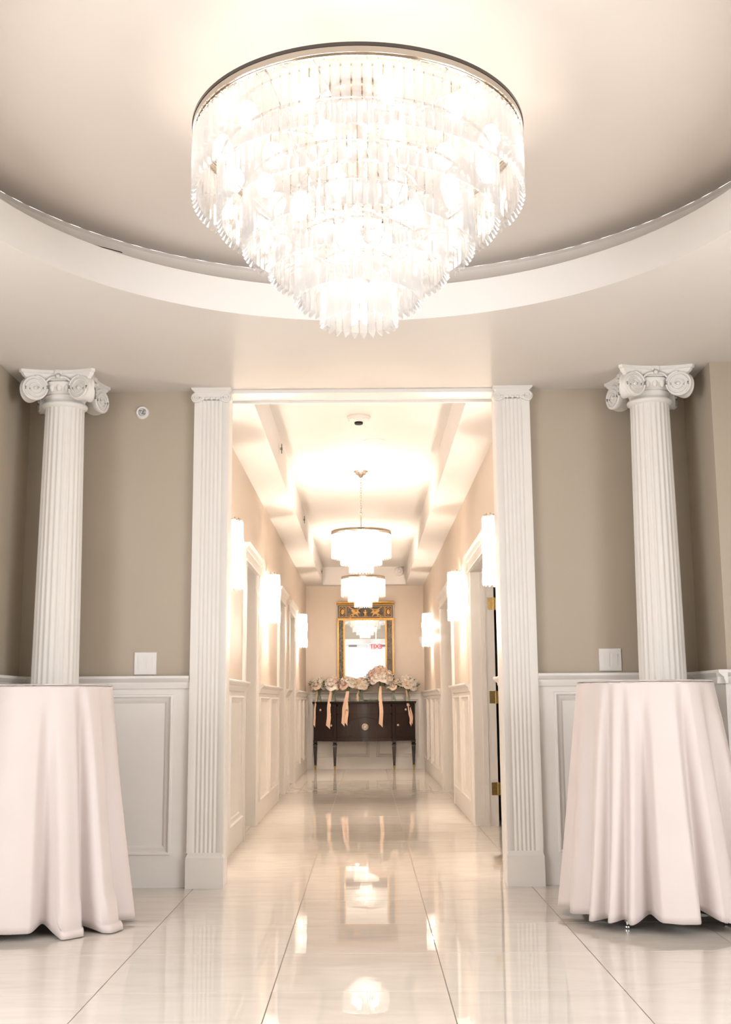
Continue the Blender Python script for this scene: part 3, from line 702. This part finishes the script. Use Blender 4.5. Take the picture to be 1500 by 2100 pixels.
def chandelier():
    cx, cy = -.0185, 3.71
    e = empty('crystal_chandelier', (cx, cy, DOME_Z), label='large six-tier crystal prism chandelier hanging in the round ceiling recess', cat='chandelier')
    Z = lambda z: z-DOME_Z
    MB().lathe([(.573, Z(2.912)), (.573, Z(2.936)), (.567, Z(2.942)), (.552, Z(2.942)), (.552, Z(2.934)), (.560, Z(2.930)), (.560, Z(2.916)), (.566, Z(2.912)), (.573, Z(2.912))], 128, cap=False).build('outer_ring', 'nickel', e, smooth=30)
    MB().lathe([(.5745, Z(2.932)), (.5745, Z(2.944)), (.566, Z(2.947)), (.560, Z(2.944)), (.5735, Z(2.932))], 128, cap=False).build('ring_edge', 'ring_edge', e, smooth=40)
    MB().lathe([(0, 0), (.14, 0), (.14, -.012), (.10, -.022), (.022, -.028), (.022, Z(2.94)), (.05, Z(2.93)), (.05, Z(2.91)), (0, Z(2.90))], 32, cap=False).build('canopy_stem', 'nickel', e, smooth=35)
    tiers = [(.561, 2.677, 108), (.476, 2.594, 92), (.387, 2.500, 74), (.297, 2.414, 58), (.207, 2.322, 40), (.122, 2.245, 24)]
    pm = {}
    plist = []
    for ti, (R_, zb, n) in enumerate(tiers):
        L_ = .222 if ti else .226
        zt = zb+L_
        t = empty('tier', parent=e)
        MB().lathe([(R_-.004, Z(zt)+.004), (R_+.003, Z(zt)+.004), (R_+.003, Z(zt)+.011), (R_-.004, Z(zt)+.011), (R_-.004, Z(zt)+.004)], 96, cap=False).build('tier_ring', 'nickel', t, smooth=30)
        if ti:
            hg = MB()
            for k in range(6):
                a = math.pi/3*k; hg.tube([(R_*math.cos(a), R_*math.sin(a), Z(zt)+.01), ((R_+.085)*math.cos(a), (R_+.085)*math.sin(a), Z(zt)+.095)], .003, 5)
            hg.build('strut', 'nickel', t)
        hk = MB()
        for i in range(n):
            a = 2*math.pi*i/n; hk.tube([((R_)*math.cos(a), R_*math.sin(a), Z(zt)+.006), ((R_+.006)*math.cos(a), (R_+.006)*math.sin(a), Z(zt)+.002), (R_*math.cos(a), R_*math.sin(a), Z(zt)-.004)], .0016, 4, cap=False)
        hk.build('hooks', 'nickel', t, kind='stuff')
        if ti not in pm:
            w_ = 2*math.pi*R_/n*.84; v, f = prism_mesh(w_, .020, L_-.002); pm[ti] = MB().add(v, f).mesh('prism'); pm[ti].materials.append(M['crystal'])
        for i in range(n):
            a = 2*math.pi*i/n+.5*(ti % 2)*2*math.pi/n
            # distance to the camera decides which prisms become parts of their own
            plist.append((math.hypot(cx+R_*math.cos(a), cy+R_*math.sin(a)), ti, a, R_, Z(zt)-.002, t))
        # spokes of the frame
    sp = MB()
    for k in range(6):
        a = math.pi/3*k+.26; sp.tube([(.04*math.cos(a), .04*math.sin(a), Z(2.925)), (.56*math.cos(a), .56*math.sin(a), Z(2.925))], .006, 6)
    sp.build('spoke', 'nickel', e)
    plist.sort(key=lambda q: q[0]); rest = {}
    for q, (d, ti, a, R_, z, t) in enumerate(plist):
        if q < 299:
            o = link('prism', pm[ti], None, t, loc=(R_*math.cos(a), R_*math.sin(a), z)); o.rotation_euler = (0, 0, a+math.pi/2)
        else: rest.setdefault(ti, []).append((a, R_, z, t))
    for ti, L_ in rest.items():
        mb = MB(); vs = [v.co.copy() for v in pm[ti].vertices]; fs = [tuple(p.vertices) for p in pm[ti].polygons]
        for a, R_, z, t in L_:
            r = Matrix.Rotation(a+math.pi/2, 3, 'Z'); mb.add([r @ v+Vector((R_*math.cos(a), R_*math.sin(a), z)) for v in vs], fs)
        mb.build('far_prisms', 'crystal', t, kind='stuff')
    bm_ = bulb_mesh(.034, 'bulb_c'); k_ = 0
    for R_, z, n in ((.47, 2.86, 12), (.33, 2.79, 9), (.20, 2.68, 6), (.085, 2.56, 3), (.0, 2.38, 1)):
        for i in range(n):
            a = 2*math.pi*i/n+.2
            so = MB().lathe([(.014, .025), (.014, .06), (.004, .07)], 10).build('socket', 'nickel', e, smooth=40, loc=(R_*math.cos(a), R_*math.sin(a), Z(z)))
            link('bulb', bm_, None, so)
        if R_ > 0:
            MB().lathe([(R_-.004, 0), (R_+.004, 0), (R_+.004, .008), (R_-.004, .008), (R_-.004, 0)], 48, (0, 0, Z(z)+.066), cap=False).build('bulb_ring', 'nickel', e, smooth=30)
    MB().lathe([(.008, Z(2.44)), (.008, Z(2.92))], 10).build('centre_rod', 'nickel', e, smooth=40)
chandelier()

def fringe(mb, R_, zt, L_, n, a0=0, a1=2*math.pi, w=None, d=.014):
    full = abs(a1-a0-2*math.pi) < 1e-6
    w = w or R_*(a1-a0)/n*.86; v, f = prism_mesh(w, d, L_); vs = [Vector(p) for p in v]
    for i in range(n if full else n+1):
        a = a0+(a1-a0)*i/n; r = Matrix.Rotation(a+math.pi/2, 3, 'Z')
        mb.add([r @ p+Vector((R_*math.cos(a), R_*math.sin(a), zt)) for p in vs], f)
    return mb
def pendant():
    e = empty('crystal_pendant', cat='pendant light', group='three-tier crystal pendants along the hall')
    MB().lathe([(0, 0), (.062, 0), (.064, -.006), (.05, -.016), (.046, -.03), (.024, -.04), (.018, -.055), (.006, -.06), (0, -.062)], 28, cap=False).build('canopy', 'nickel', e, smooth=35)
    zr = 2.478-HZ2
    # chain links
    ch = MB(); z = -.06; k = 0
    while z > zr+.17:
        pts = []
        for i in range(11):
            a = 2*math.pi*i/10; r = .007*math.cos(a); q = .014*math.sin(a); pts.append((r if k % 2 else 0, 0 if k % 2 else r, z-.012+q))
        ch.tube(pts, .0022, 5, cap=False); z -= .023; k += 1
    ch.build('chain', 'nickel', e, kind='stuff')
    MB().lathe([(.004, zr+.17), (.012, zr+.165), (.014, zr+.155), (.006, zr+.145), (.006, zr+.02), (.02, zr+.01), (.02, zr-.01), (0, zr-.012)], 14, cap=False).build('stem', 'nickel', e, smooth=40)
    MB().lathe([(.266, zr-.024), (.266, zr-.004), (.262, zr), (.254, zr), (.254, zr-.024), (.266, zr-.024)], 72, cap=False).build('ring', 'nickel', e, smooth=30)
    sp = MB()
    for i in range(4):
        a = math.pi/2*i+.4; sp.tube([(0, 0, zr), (.258*math.cos(a), .258*math.sin(a), zr-.01)], .005, 6)
    sp.build('arm', 'nickel', e)
    for R_, zb, n in ((.258, 2.235, 54), (.175, 2.175, 38), (.10, 2.105, 22)):
        L_ = .21; zt = zb+L_-HZ2
        t = empty('tier', parent=e)
        MB().lathe([(R_-.004, zt), (R_+.003, zt), (R_+.003, zt+.007), (R_-.004, zt+.007), (R_-.004, zt)], 48, cap=False).build('tier_ring', 'nickel', t, smooth=30)
        fringe(MB(), R_, zt, L_, n).build('prism_fringe', 'crystal_hall', t, kind='stuff')
    bm_ = bulb_mesh(.032, 'bulb_p')
    for i in range(5):
        a = 2*math.pi*i/5+.3; so = MB().lathe([(.012, .022), (.012, .05), (.004, .06)], 10).build('socket', 'nickel', e, smooth=40, loc=(.13*math.cos(a), .13*math.sin(a), 2.37-HZ2)); link('bulb', bm_, None, so)
    so = MB().lathe([(.012, .022), (.012, .05), (.004, .06)], 10).build('socket', 'nickel', e, smooth=40, loc=(0, 0, 2.24-HZ2)); link('bulb', bm_, None, so)
    MB().lathe([(.006, 2.28-HZ2), (.006, zr)], 8).build('centre_rod', 'nickel', e, smooth=40)
    return e
p1 = pendant(); p1.location = (-.043, 9.95, HZ2); p1['label'] = 'crystal pendant nearer the opening, its whole chain and canopy in view'
p2 = copy_tree(p1); p2.location = (-.039, 13.65, HZ2); p2['label'] = 'crystal pendant farther down the hall, just in front of the gilt mirror'

def sconce():
    # built on a wall facing +x at the origin, z0 = bottom
    e = empty('crystal_sconce', cat='wall sconce', group='crystal sconces along the hall walls')
    H = .455
    MB().box(0, .012, -.06, .06, .02, H-.005).build('back_plate', 'nickel', e)
    MB().lathe([(.092, H-.02), (.098, H-.02), (.098, H-.008), (.092, H-.008), (.092, H-.02)], 20, (.012, 0, 0), -math.pi/2, math.pi/2, cap=False).build('top_ring', 'nickel', e)
    MB().lathe([(0, H-.010), (.116, H-.010), (.116, H-.006), (0, H-.006)], 20, (.012, 0, 0), -math.pi/2, math.pi/2, cap=False).build('top_cap', 'nickel', e)
    fb = MB()
    for i in range(9):
        a = -math.pi/2+math.pi*i/8; fb.lathe([(0, -.006), (.005, -.003), (.006, 0), (.004, .004), (0, .006)], 6, (.012+.10*math.cos(a), .10*math.sin(a), H+.001), cap=False)
    fb.build('bead_row', 'crystal', e, kind='stuff')
    for k in range(4):
        zt = H-.012-k*.108; t = empty('tier', parent=e)
        mb = fringe(MB(), .108+.004*(k % 2), 0, .125 if k < 3 else .118, 10, -math.pi/2, math.pi/2, w=.03, d=.016)
        mb.v = [(x+.012, y, z+zt) for x, y, z in mb.v]
        mb.build('prism_fringe', 'crystal_hall', t, kind='stuff')
        MB().lathe([(.094, 0), (.097, 0), (.097, .005), (.094, .005), (.094, 0)], 16, (.012, 0, zt-.004), -math.pi/2, math.pi/2, cap=False).build('tier_ring', 'nickel', t)
    bm_ = bulb_mesh(.024, 'bulb_s')
    for z in (.12, .30):
        so = MB().lathe([(.011, -.05), (.011, -.02)], 10).build('socket', 'nickel', e, smooth=40, loc=(.055, 0, z)); link('bulb', bm_, None, so)
        MB().tube([(.01, 0, z-.045), (.055, 0, z-.05)], .006, 6).build('arm', 'nickel', e)
    return e
s0 = sconce(); first = True
for x, y, rz, lb in ((HXL, 7.32, 0, 'crystal wall sconce half hidden by the left pilaster'), (HXL, 10.5, 0, 'middle crystal wall sconce of the left hall wall, between two doorways'), (HXL, 15.3, 0, 'farthest crystal wall sconce of the left hall wall, near the mirror'),
                     (HXR, 7.22, math.pi, 'crystal wall sconce half hidden by the right pilaster, above the brass hinges'), (HXR, 10.4, math.pi, 'middle crystal wall sconce of the right hall wall, between two doorways'), (HXR, 15.3, math.pi, 'farthest crystal wall sconce of the right hall wall, near the mirror')):
    s = s0 if first else copy_tree(s0); first = False
    s.location = (x, y, 1.712); s.rotation_euler = (0, 0, rz); s['label'] = lb

# ------------------------------------------------------------------ sideboard
SBX, SBY = -.045, 17.0
def yf(x): return .36*(abs(x)/.78)**2.0
def plan(hw, off, back=.40, n=24):
    pts = [(-hw+2*hw*i/n, yf(-hw+2*hw*i/n)*1.0-off) for i in range(n+1)]
    return pts+[(hw, back), (-hw, back)]
def curved(mb, x0, x1, z0, z1, off, th=.012, n=10):
    rings = []
    for i in range(n+1):
        x = x0+(x1-x0)*i/n; y = yf(x)-off; rings.append([(x, y, z0), (x, y, z1), (x, y+th, z1), (x, y+th, z0)])
    return mb.loft(rings)
def sideboard():
    e = empty('sideboard', (SBX, SBY, 0), label='dark mahogany bow-front sideboard on tapered legs below the mirror', cat='sideboard')
    MB().extrude(plan(.76, 0), lambda a, b, d: (a, b+.012, d), .42, .962).build('body', 'wood', e, smooth=30)
    mb = MB(); mb.loft([[(x, y, z) for x, y in plan(.772+o_, o_+.006, .415)] for o_, z in ((-.006, .962), (.004, .968), (.008, .980), (.012, .984), (.012, .994), (.006, .998))]); mb.build('top', 'wood', e, smooth=30)
    curved(MB(), -.76, .76, .418, .468, .004).build('apron', 'wood', e, smooth=30)
    kn = MB().lathe([(0, -.020), (.010, -.019), (.017, -.014), (.017, -.010), (.010, -.006), (.007, 0)], 16, cap=False).mesh('knob', 40); kn.materials.append(M['nickel'])
    def knob(p, x, z, off=.012):
        o = link('knob', kn, None, p, loc=(x, yf(x)-off, z)); o.rotation_euler = (-math.pi/2, 0, 0)
        s_ = .72*x/.78*.9; o.rotation_euler = (-math.pi/2, 0, 0)
    for x0, x1, xs in ((-.735, -.465, (-.655,)), (-.41, .41, (-.25, .25)), (.465, .735, (.62,))):
        d = curved(MB(), x0, x1, .822, .925, .004).build('drawer', 'wood_in', e, smooth=30)
        for x in xs: knob(d, x, .875)
    for x0, x1, xk in ((-.735, -.465, -.49), (.465, .735, .50)):
        d = curved(MB(), x0, x1, .478, .806, .004).build('door', 'wood_in', e, smooth=30); knob(d, xk, .648)
    d = curved(MB(), -.41, .41, .478, .806, .002).build('centre_panel', 'wood', e, smooth=30)
    # arched tambour in the middle
    n = 32; arc = [(.36*math.cos(math.pi*i/n), .50+.262*math.sin(math.pi*i/n)) for i in range(n+1)]
    ar = MB(); v = [(x, yf(x)-.012, z) for x, z in arc]+[(x, yf(x)+.004, z) for x, z in arc]; base = [(x, yf(x)-.012, .50) for x, z in arc]
    ar.add(v+base, [(i, i+1, 2*(n+1)+i+1, 2*(n+1)+i) for i in range(n)]+[(i, n+1+i, n+2+i, i+1) for i in range(n)])
    a_ = ar.build('arched_front', 'wood_in', e, smooth=40)
    st = MB()
    for k in range(-6, 7): 
        x = k*.052; st.box(x-.0022, x+.0022, yf(x)-.0145, yf(x)-.011, .502, .50+.262*math.sqrt(max(.02, 1-(x/.36)**2))-.012)
    st.build('tambour_rib', 'wood', a_)
    MB().tube([(x*1.01, yf(x)-.010, z+.002) for x, z in arc], .006, 6).build('arch_bead', 'wood', a_, smooth=50)
    rn = MB().lathe([(0, -.016), (.012, -.016), (.018, -.010), (.026, -.012), (.034, -.008), (.042, -.012), (.050, -.008), (.052, 0)], 32, cap=False).build('round_pull', 'nickel', a_, smooth=30, loc=(.012, -.012, .628)); rn.rotation_euler = (-math.pi/2, 0, 0)
    for x in (-.437, .437): curved(MB(), x-.024, x+.024, .42, .955, .010, n=3).build('stile', 'wood', e)
    for i, (x, y) in enumerate(((-.437, .135), (.437, .135), (-.735, .385), (.735, .385))):
        lg = MB()
        def sq(h, z): return [(x-h, y-h, z), (x+h, y-h, z), (x+h, y+h, z), (x-h, y+h, z)]
        lg.loft([sq(.030, .43), sq(.030, .395), sq(.022, .385), sq(.034, .372), sq(.034, .360), sq(.027, .352), sq(.029, .34), sq(.0165, .06)])
        l_ = lg.build('leg', 'wood', e)
        MB().loft([sq(.0195, .062), sq(.0195, .052), sq(.016, .048), sq(.013, .012), sq(.010, 0)]).build('toe_cap', 'brass', l_)
sideboard()

# ------------------------------------------------------------------ gilt mirror
def mirror():
    e = empty('gilt_mirror', (-.018, HY1-.012, 1.317), label='tall gilt and black framed mirror above the sideboard', cat='mirror'); e.rotation_euler = (.0166, 0, 0)
    hw = .43; H = 1.185
    B = lambda x0, x1, z0, z1, n0, n1, nm, m, p=e, mb=None: (mb or MB()).box(x0, x1, -n1, -n0, z0, z1).build(nm, m, p)
    B(-.315, .30, .02, .905, .004, .012, 'glass', 'glassmirror')
    fr = B(-hw+.01, hw-.01, .935, 1.135, 0, .03, 'frieze', 'ebony')
    mb = MB(); prof = [(0, 1.135), (.036, 1.135), (.038, 1.145), (.048, 1.155), (.055, 1.168), (.058, H), (0, H)]
    mb.loft([[(x, -n, z) for n, z in prof] for x in (-hw-.01, hw+.01)]); mb.build('cornice', 'gold', e, smooth=30)
    B(-hw-.005, hw+.005, .903, .935, 0, .042, 'lower_moulding', 'gold')
    B(-hw, hw, 0, .022, 0, .035, 'bottom_rail', 'gold')
    leafpoly = [(0, -.022), (.012, -.006), (.013, .008), (0, .022), (-.013, .008), (-.012, -.006)]
    lm = MB().loft([[(a*s_, y, b*s_) for a, b in leafpoly] for s_, y in ((1, 0), (.8, -.005), (.2, -.008))]).mesh('gilt_leaf'); lm.materials.append(M['gold'])
    for s_ in (-1, 1):
        x0, x1 = (-hw, -.315) if s_ < 0 else (.30, hw)
        st = B(x0, x1, .022, .903, 0, .026, 'stile', 'ebony'); xm = (x0+x1)/2
        for xa, xb in ((x0, x0+.024), (x1-.024, x1)): B(xa, xb, .022, .903, .0, .036, 'gilt_edge', 'gold', st)
        n = 13; z = .06; k_ = 0
        vine = [(xm+.012*math.sin(zz*22), -.028, zz) for zz in np.linspace(.03, .895, 60)]
        MB().tube(vine, .0025, 5).build('vine', 'gold', st)
        while z < .88:
            for q in (-1, 1):
                o = link('gilt_leaf', lm, None, st, loc=(xm+q*.017, -.026, z+q*s_*.012)); o.rotation_euler = (0, q*(.7+.5*math.sin(k_*1.7)), 0); o.scale = (.62+.2*math.sin(k_*2.1), 1, .62+.15*math.cos(k_*1.3))
            z += .062; k_ += 1
    # frieze ornament
    def fillet(x0, x1, z0, z1, w_=.006):
        m = MB()
        for a, b, c, d in ((x0, x1, z0, z0+w_), (x0, x1, z1-w_, z1), (x0, x0+w_, z0, z1), (x1-w_, x1, z0, z1)): m.box(a, b, -.035, -.029, c, d)
        m.build('gilt_fillet', 'gold', fr)
    fillet(-.40, -.30, .95, 1.118); fillet(-.29, .29, .95, 1.118); fillet(.30, .40, .95, 1.118)
    dia = [(0, -.07), (.036, -.035), (.036, .035), (0, .07), (-.036, .035), (-.036, -.035)]
    for s_ in (-1, 1):
        c = (s_*.35, 1.034)
        for sc, nm in ((1.0, 'gilt_lozenge_border'), (.68, 'gilt_lozenge')):
            m = MB()
            if sc == 1.0:
                for i in range(6):
                    p, q = dia[i], dia[(i+1) % 6]; m.tube([(c[0]+p[0], -.032, c[1]+p[1]), (c[0]+q[0], -.032, c[1]+q[1])], .0035, 5)
            else: m.loft([[(c[0]+a*k2, y, c[1]+b*k2) for a, b in dia] for k2, y in ((.72, -.029), (.62, -.036), (.2, -.039))])
            m.build(nm, 'gold', fr)
        # winged beast in profile
        g = [(-.10,-.055),(-.075,-.052),(-.07,-.03),(-.05,-.045),(-.045,-.062),(-.02,-.062),(-.028,-.05),(-.02,-.03),(.01,-.022),(.03,-.04),(.05,-.062),(.062,-.06),(.045,-.035),(.04,-.012),(.052,.0),(.075,-.012),(.085,-.006),(.06,.018),(.05,.04),(.058,.058),(.05,.07),(.03,.062),(.028,.04),(.022,.018),(.005,.022),(-.03,.046),(-.075,.05),(-.05,.034),(-.078,.034),(-.048,.018),(-.066,.012),(-.03,.0),(-.045,-.012),(-.06,-.03)]
        m = MB(); m.extrude([(s_*.155+(-s_)*a*.92, 1.018+b*.9) for a, b in g], lambda a, b, d: (a, -d, b), .030, .037); m.build('gilt_griffin', 'gold', fr)
        m = MB(); m.tube([(s_*(.24+.02*math.sin(t*5)), -.033, .972+.035*math.cos(t*4)) for t in np.linspace(0, 1.4, 14)], .004, 5); m.tube([(s_*.235, -.033, .965), (s_*.15, -.033, .958)], .0035, 5); m.build('gilt_scroll', 'gold', fr)
        m = MB()
        for k in range(8):
            pass
        m.loft([[(s_*x, -.031-dn, 1.105-.045*math.sin(math.pi*(x-.05)/.2)+dz_) for dn, dz_ in ((0, -.008), (.006, -.006), (.006, .006), (0, .008))] for x in np.linspace(.05, .25, 11)]); m.tube([(s_*.255, -.033, 1.105), (s_*.26, -.033, 1.03)], [.003, .008], 6); m.build('gilt_swag', 'gold', fr, smooth=40)
    m = MB(); m.tube([(.07*math.sin(t), -.032, 1.04-.075*math.cos(t)) for t in np.linspace(-1.5, 1.5, 18)], .0035, 5); m.build('gilt_hoop', 'gold', fr)
    f_ = [(-.016,-.05),(-.006,-.05),(0,-.03),(.008,-.05),(.02,-.046),(.012,-.02),(.016,0),(.034,.012),(.03,.02),(.01,.016),(.008,.026),(.012,.04),(0,.052),(-.012,.04),(-.007,.026),(-.014,.014),(-.03,.02),(-.034,.012),(-.018,-.004),(-.012,-.022)]
    m = MB(); m.extrude([(a, 1.015+b*.95) for a, b in f_], lambda a, b, d: (a, -d, b), .030, .037); m.build('gilt_figure', 'gold', fr)
mirror()

# ------------------------------------------------------------------ bouquets in vases
def rose_mesh(seed, m, layers=4):
    r = random.Random(seed); mb = MB()
    mb.lathe([(0, -.5), (.42, -.35), (.5, 0), (.34, .42), (.12, .5), (0, .46)], 10, cap=False)
    for L_ in range(layers):
        n = 3+L_; rad = .38+.20*L_; top = .55-.14*L_
        for k in range(n):
            a0 = 2*math.pi*(k/n)+L_*.7+r.uniform(-.15, .15); w_ = 1.35*math.pi/n; rings = []
            for j in range(5):
                t = j/4; rr = rad*(.45+.62*t**.7)+(.09*L_*max(0, t-.7)*3); z = -.5+(top+.5)*t-(.13*L_*max(0, t-.72)*2.4)
                rings.append([(rr*math.cos(a0+w_*q*(1-.25*t*t))*(1-.05*abs(q)), rr*math.sin(a0+w_*q*(1-.25*t*t))*(1-.05*abs(q)), z-.12*abs(q)**2*t) for q in (-1, -.5, 0, .5, 1)])
            mb.loft(rings, closed=False, cap=False)
    me = mb.mesh('rose', 60); me.materials.append(M[m]); return me
RO = {c: [rose_mesh(i*7+3, 'petal_'+c, 4+i % 2) for i in range(2)] for c in 'wcp'}
def bouquet(x, z, r, seed, label, cols, nf, vase_h, vase_r, ribbon=None, y=17.13):
    rg = random.Random(seed); X, Yb = x, y; zt = .998
    v = empty('glass_vase', (X, Yb, zt), label='small clear glass vase under the '+label[0], cat='vase', group='glass vases on the sideboard')
    h = vase_h
    MB().lathe([(.0, .0), (vase_r, .0), (vase_r*1.02, h*.10), (vase_r*.98, h*.38), (vase_r*.55, h*.62), (vase_r*.46, h*.9), (vase_r*.60, h)], 18, cap=False).build('glass_body', 'vase', v, smooth=50)
    MB().lathe([(vase_r*.60, h-.004), (vase_r*.64, h), (vase_r*.60, h+.004), (vase_r*.56, h), (vase_r*.60, h-.004)], 16, cap=False).build('rim', 'vase', v, smooth=60)
    b = empty('bouquet', (X, Yb, zt+.02), label=label[1], cat='bouquet', group='bridal bouquets on the sideboard')
    r *= 1.18; zc = z-zt-.035
    st = MB()
    for k in range(9):
        a = rg.uniform(0, 6.28); q = rg.uniform(.1, .6)
        st.tube([(vase_r*.7*q*math.cos(a+2), vase_r*.7*q*math.sin(a+2), 0), (vase_r*.35*q*math.cos(a), vase_r*.35*q*math.sin(a), h*.7), (r*.5*math.cos(a), r*.5*math.sin(a), zc-.02)], .0035, 5)
    st.build('stems', 'stem', b, smooth=60)
    fx = 0
    pts = []
    tries = 0
    while len(pts) < nf and tries < 4000:
        tries += 1
        a = rg.uniform(0, 2*math.pi); el = rg.uniform(-.25, 1.0); d = Vector((math.cos(a)*math.sqrt(max(0, 1-el*el))*1.05, math.sin(a)*math.sqrt(max(0, 1-el*el))*.8, el*.85))
        if d.y > .35: continue
        p = d*r*.80
        if all((p-q).length > r*.37 for q in pts): pts.append(p)
    for i, p in enumerate(pts):
        c = cols[i % len(cols)]; s_ = r*rg.uniform(.34, .46)
        o = link('rose', RO[c][i % 2], None, b, loc=(p.x, p.y, zc+p.z)); o.scale = (s_, s_, s_)
        o.rotation_euler = Vector((p.x, p.y-.03, p.z+.05)).to_track_quat('Z', 'Y').to_euler()
    for nm, m, n, l0 in (('foliage', 'leaf', 90, .036), ('light_foliage', 'leaf2', 45, .03)):
        lf = MB()
        for k in range(n):
            a = rg.uniform(0, 2*math.pi); el = rg.uniform(-.55, .75) if m == 'leaf2' else rg.uniform(-.6, .35)
            d = Vector((math.cos(a)*math.sqrt(1-el*el)*1.15, math.sin(a)*math.sqrt(1-el*el)*.62, el*.6)); p = d*r*rg.uniform(.55, 1.02)+Vector((0, 0, zc))
            dirv = (d+Vector((rg.uniform(-.5, .5), rg.uniform(-.5, .5), rg.uniform(-.2, .4)))).normalized(); sd = dirv.cross(Vector((rg.uniform(-.4, .4), 0, 1))).normalized(); up = sd.cross(dirv)
            L_ = l0*rg.uniform(.7, 1.4); w_ = L_*.30
            lf.add([p, p+dirv*L_*.45+sd*w_+up*.004, p+dirv*L_*.5-up*.004, p+dirv*L_*.45-sd*w_+up*.004, p+dirv*L_], [(0, 1, 2), (0, 2, 3), (1, 4, 2), (2, 4, 3)])
        lf.build(nm, m, b, kind='stuff')
    bl = MB()
    for k in range(14):
        a = rg.uniform(0, 6.28); el = rg.uniform(0, .95); d = Vector((math.cos(a)*math.sqrt(1-el*el)*1.1, -abs(math.sin(a))*math.sqrt(1-el*el)*.8, el*.7)); p = d*r*rg.uniform(.85, 1.1)+Vector((0, 0, zc)); s_ = rg.uniform(.005, .011)
        bl.lathe([(0, -s_), (s_*.8, -s_*.5), (s_, .2*s_), (s_*.5, s_*.9), (0, s_)], 6, tuple(p), cap=False)
    bl.build('filler_blossom', 'petal_w', b, smooth=80, kind='stuff')
    if ribbon:
        for (dx0, dx1, wid, zb, ph) in ribbon:
            # ribbon tail: from the stems, over the sideboard edge and down its front
            def one(off_n, w_):
                rings = []; N = 26; z0 = zt+h+.01; ye = SBY+yf(X+dx1-SBX)-.024
                for i in range(N+1):
                    t = i/N; zz = z0+(zb-z0)*t; xx = X+dx0+(dx1-dx0)*min(1, t*1.2)+.006*math.sin(t*9+ph)
                    k2 = min(1, max(0, (z0-zz)/max(.001, z0-(zt+.004)))); yy = (Yb-vase_r-.012)*(1-k2)+ye*k2-.006*(1+math.sin(t*7+ph))*(1 if k2 >= 1 else k2)
                    wv = w_*(.55+.45*min(1, t*2)); sl = .028*t**12
                    rings.append([(xx-wv, yy+.003*math.sin(t*12+ph), zz+sl), (xx, yy-.004, zz), (xx+wv, yy+.002, zz-sl), (xx+wv, yy+.0035, zz-sl), (xx, yy-.0025, zz), (xx-wv, yy+.0045+.003*math.sin(t*12+ph), zz+sl)])
                mb = MB().loft(rings); mb.v = [(a-X, b_-Yb, c-zt-.02) for a, b_, c in mb.v]; return mb
            one(0, wid).build('ribbon', 'ribbon', b, smooth=50)
P2 = math.pi
bouquet(-.722, 1.268, .105, 11, ('leftmost bouquet', 'leftmost bouquet with white and cream roses and a thin ribbon'), 'wcwcw', 12, .15, .036, [(-.03, -.075, .014, .645, .3)], y=17.30)
bouquet(-.505, 1.275, .108, 12, ('second bouquet from the left', 'second bouquet from the left, white peonies with mauve roses'), 'wcwpw', 12, .15, .040, [(-.04, -.075, .030, .625, 1.2)], y=17.17)
bouquet(-.285, 1.272, .110, 13, ('third bouquet from the left', 'third bouquet from the left, two wide ribbon tails and a blush rose'), 'cwcwp', 12, .14, .038, [(-.02, -.075, .024, .660, .4), (.0, -.025, .022, .672, 1.9)], y=17.09)
bouquet(-.09, 1.262, .105, 14, ('bouquet below the mirror glass', 'fourth bouquet from the left, cream roses with pale green leaves'), 'cwcwc', 11, .15, .036, [(-.04, -.055, .014, 1.02, .7)], y=17.14)
bouquet(.195, 1.372, .155, 15, ('largest bouquet', 'largest and tallest bouquet with blush and white roses'), 'wcpwcwp', 20, .21, .046, [(.0, .008, .028, .645, 2.2)], y=17.10)
bouquet(.395, 1.255, .100, 16, ('second bouquet from the right', 'second bouquet from the right, cream rose low among dark leaves'), 'cwwcw', 9, .13, .034, None, y=17.20)
bouquet(.605, 1.268, .125, 17, ('rightmost bouquet', 'rightmost bouquet with white lilies and a forked ribbon'), 'wwcww', 13, .15, .042, [(-.03, .035, .014, .650, .2), (-.02, .062, .014, .675, 1.3)], y=17.26)
tr = empty('glass_tray', (.06, 17.2, .998), label='low clear glass dish on the sideboard between two vases', cat='dish')
MB().lathe([(0, .004), (.10, .004), (.12, .02), (.123, .02), (.104, 0), (0, 0)], 28, sy=.6, cap=False).build('dish_bowl', 'vase', tr, smooth=50)
MB().lathe([(.119, .019), (.124, .022), (.119, .025), (.114, .022), (.119, .019)], 28, sy=.6, cap=False).build('dish_rim', 'vase', tr, smooth=60)
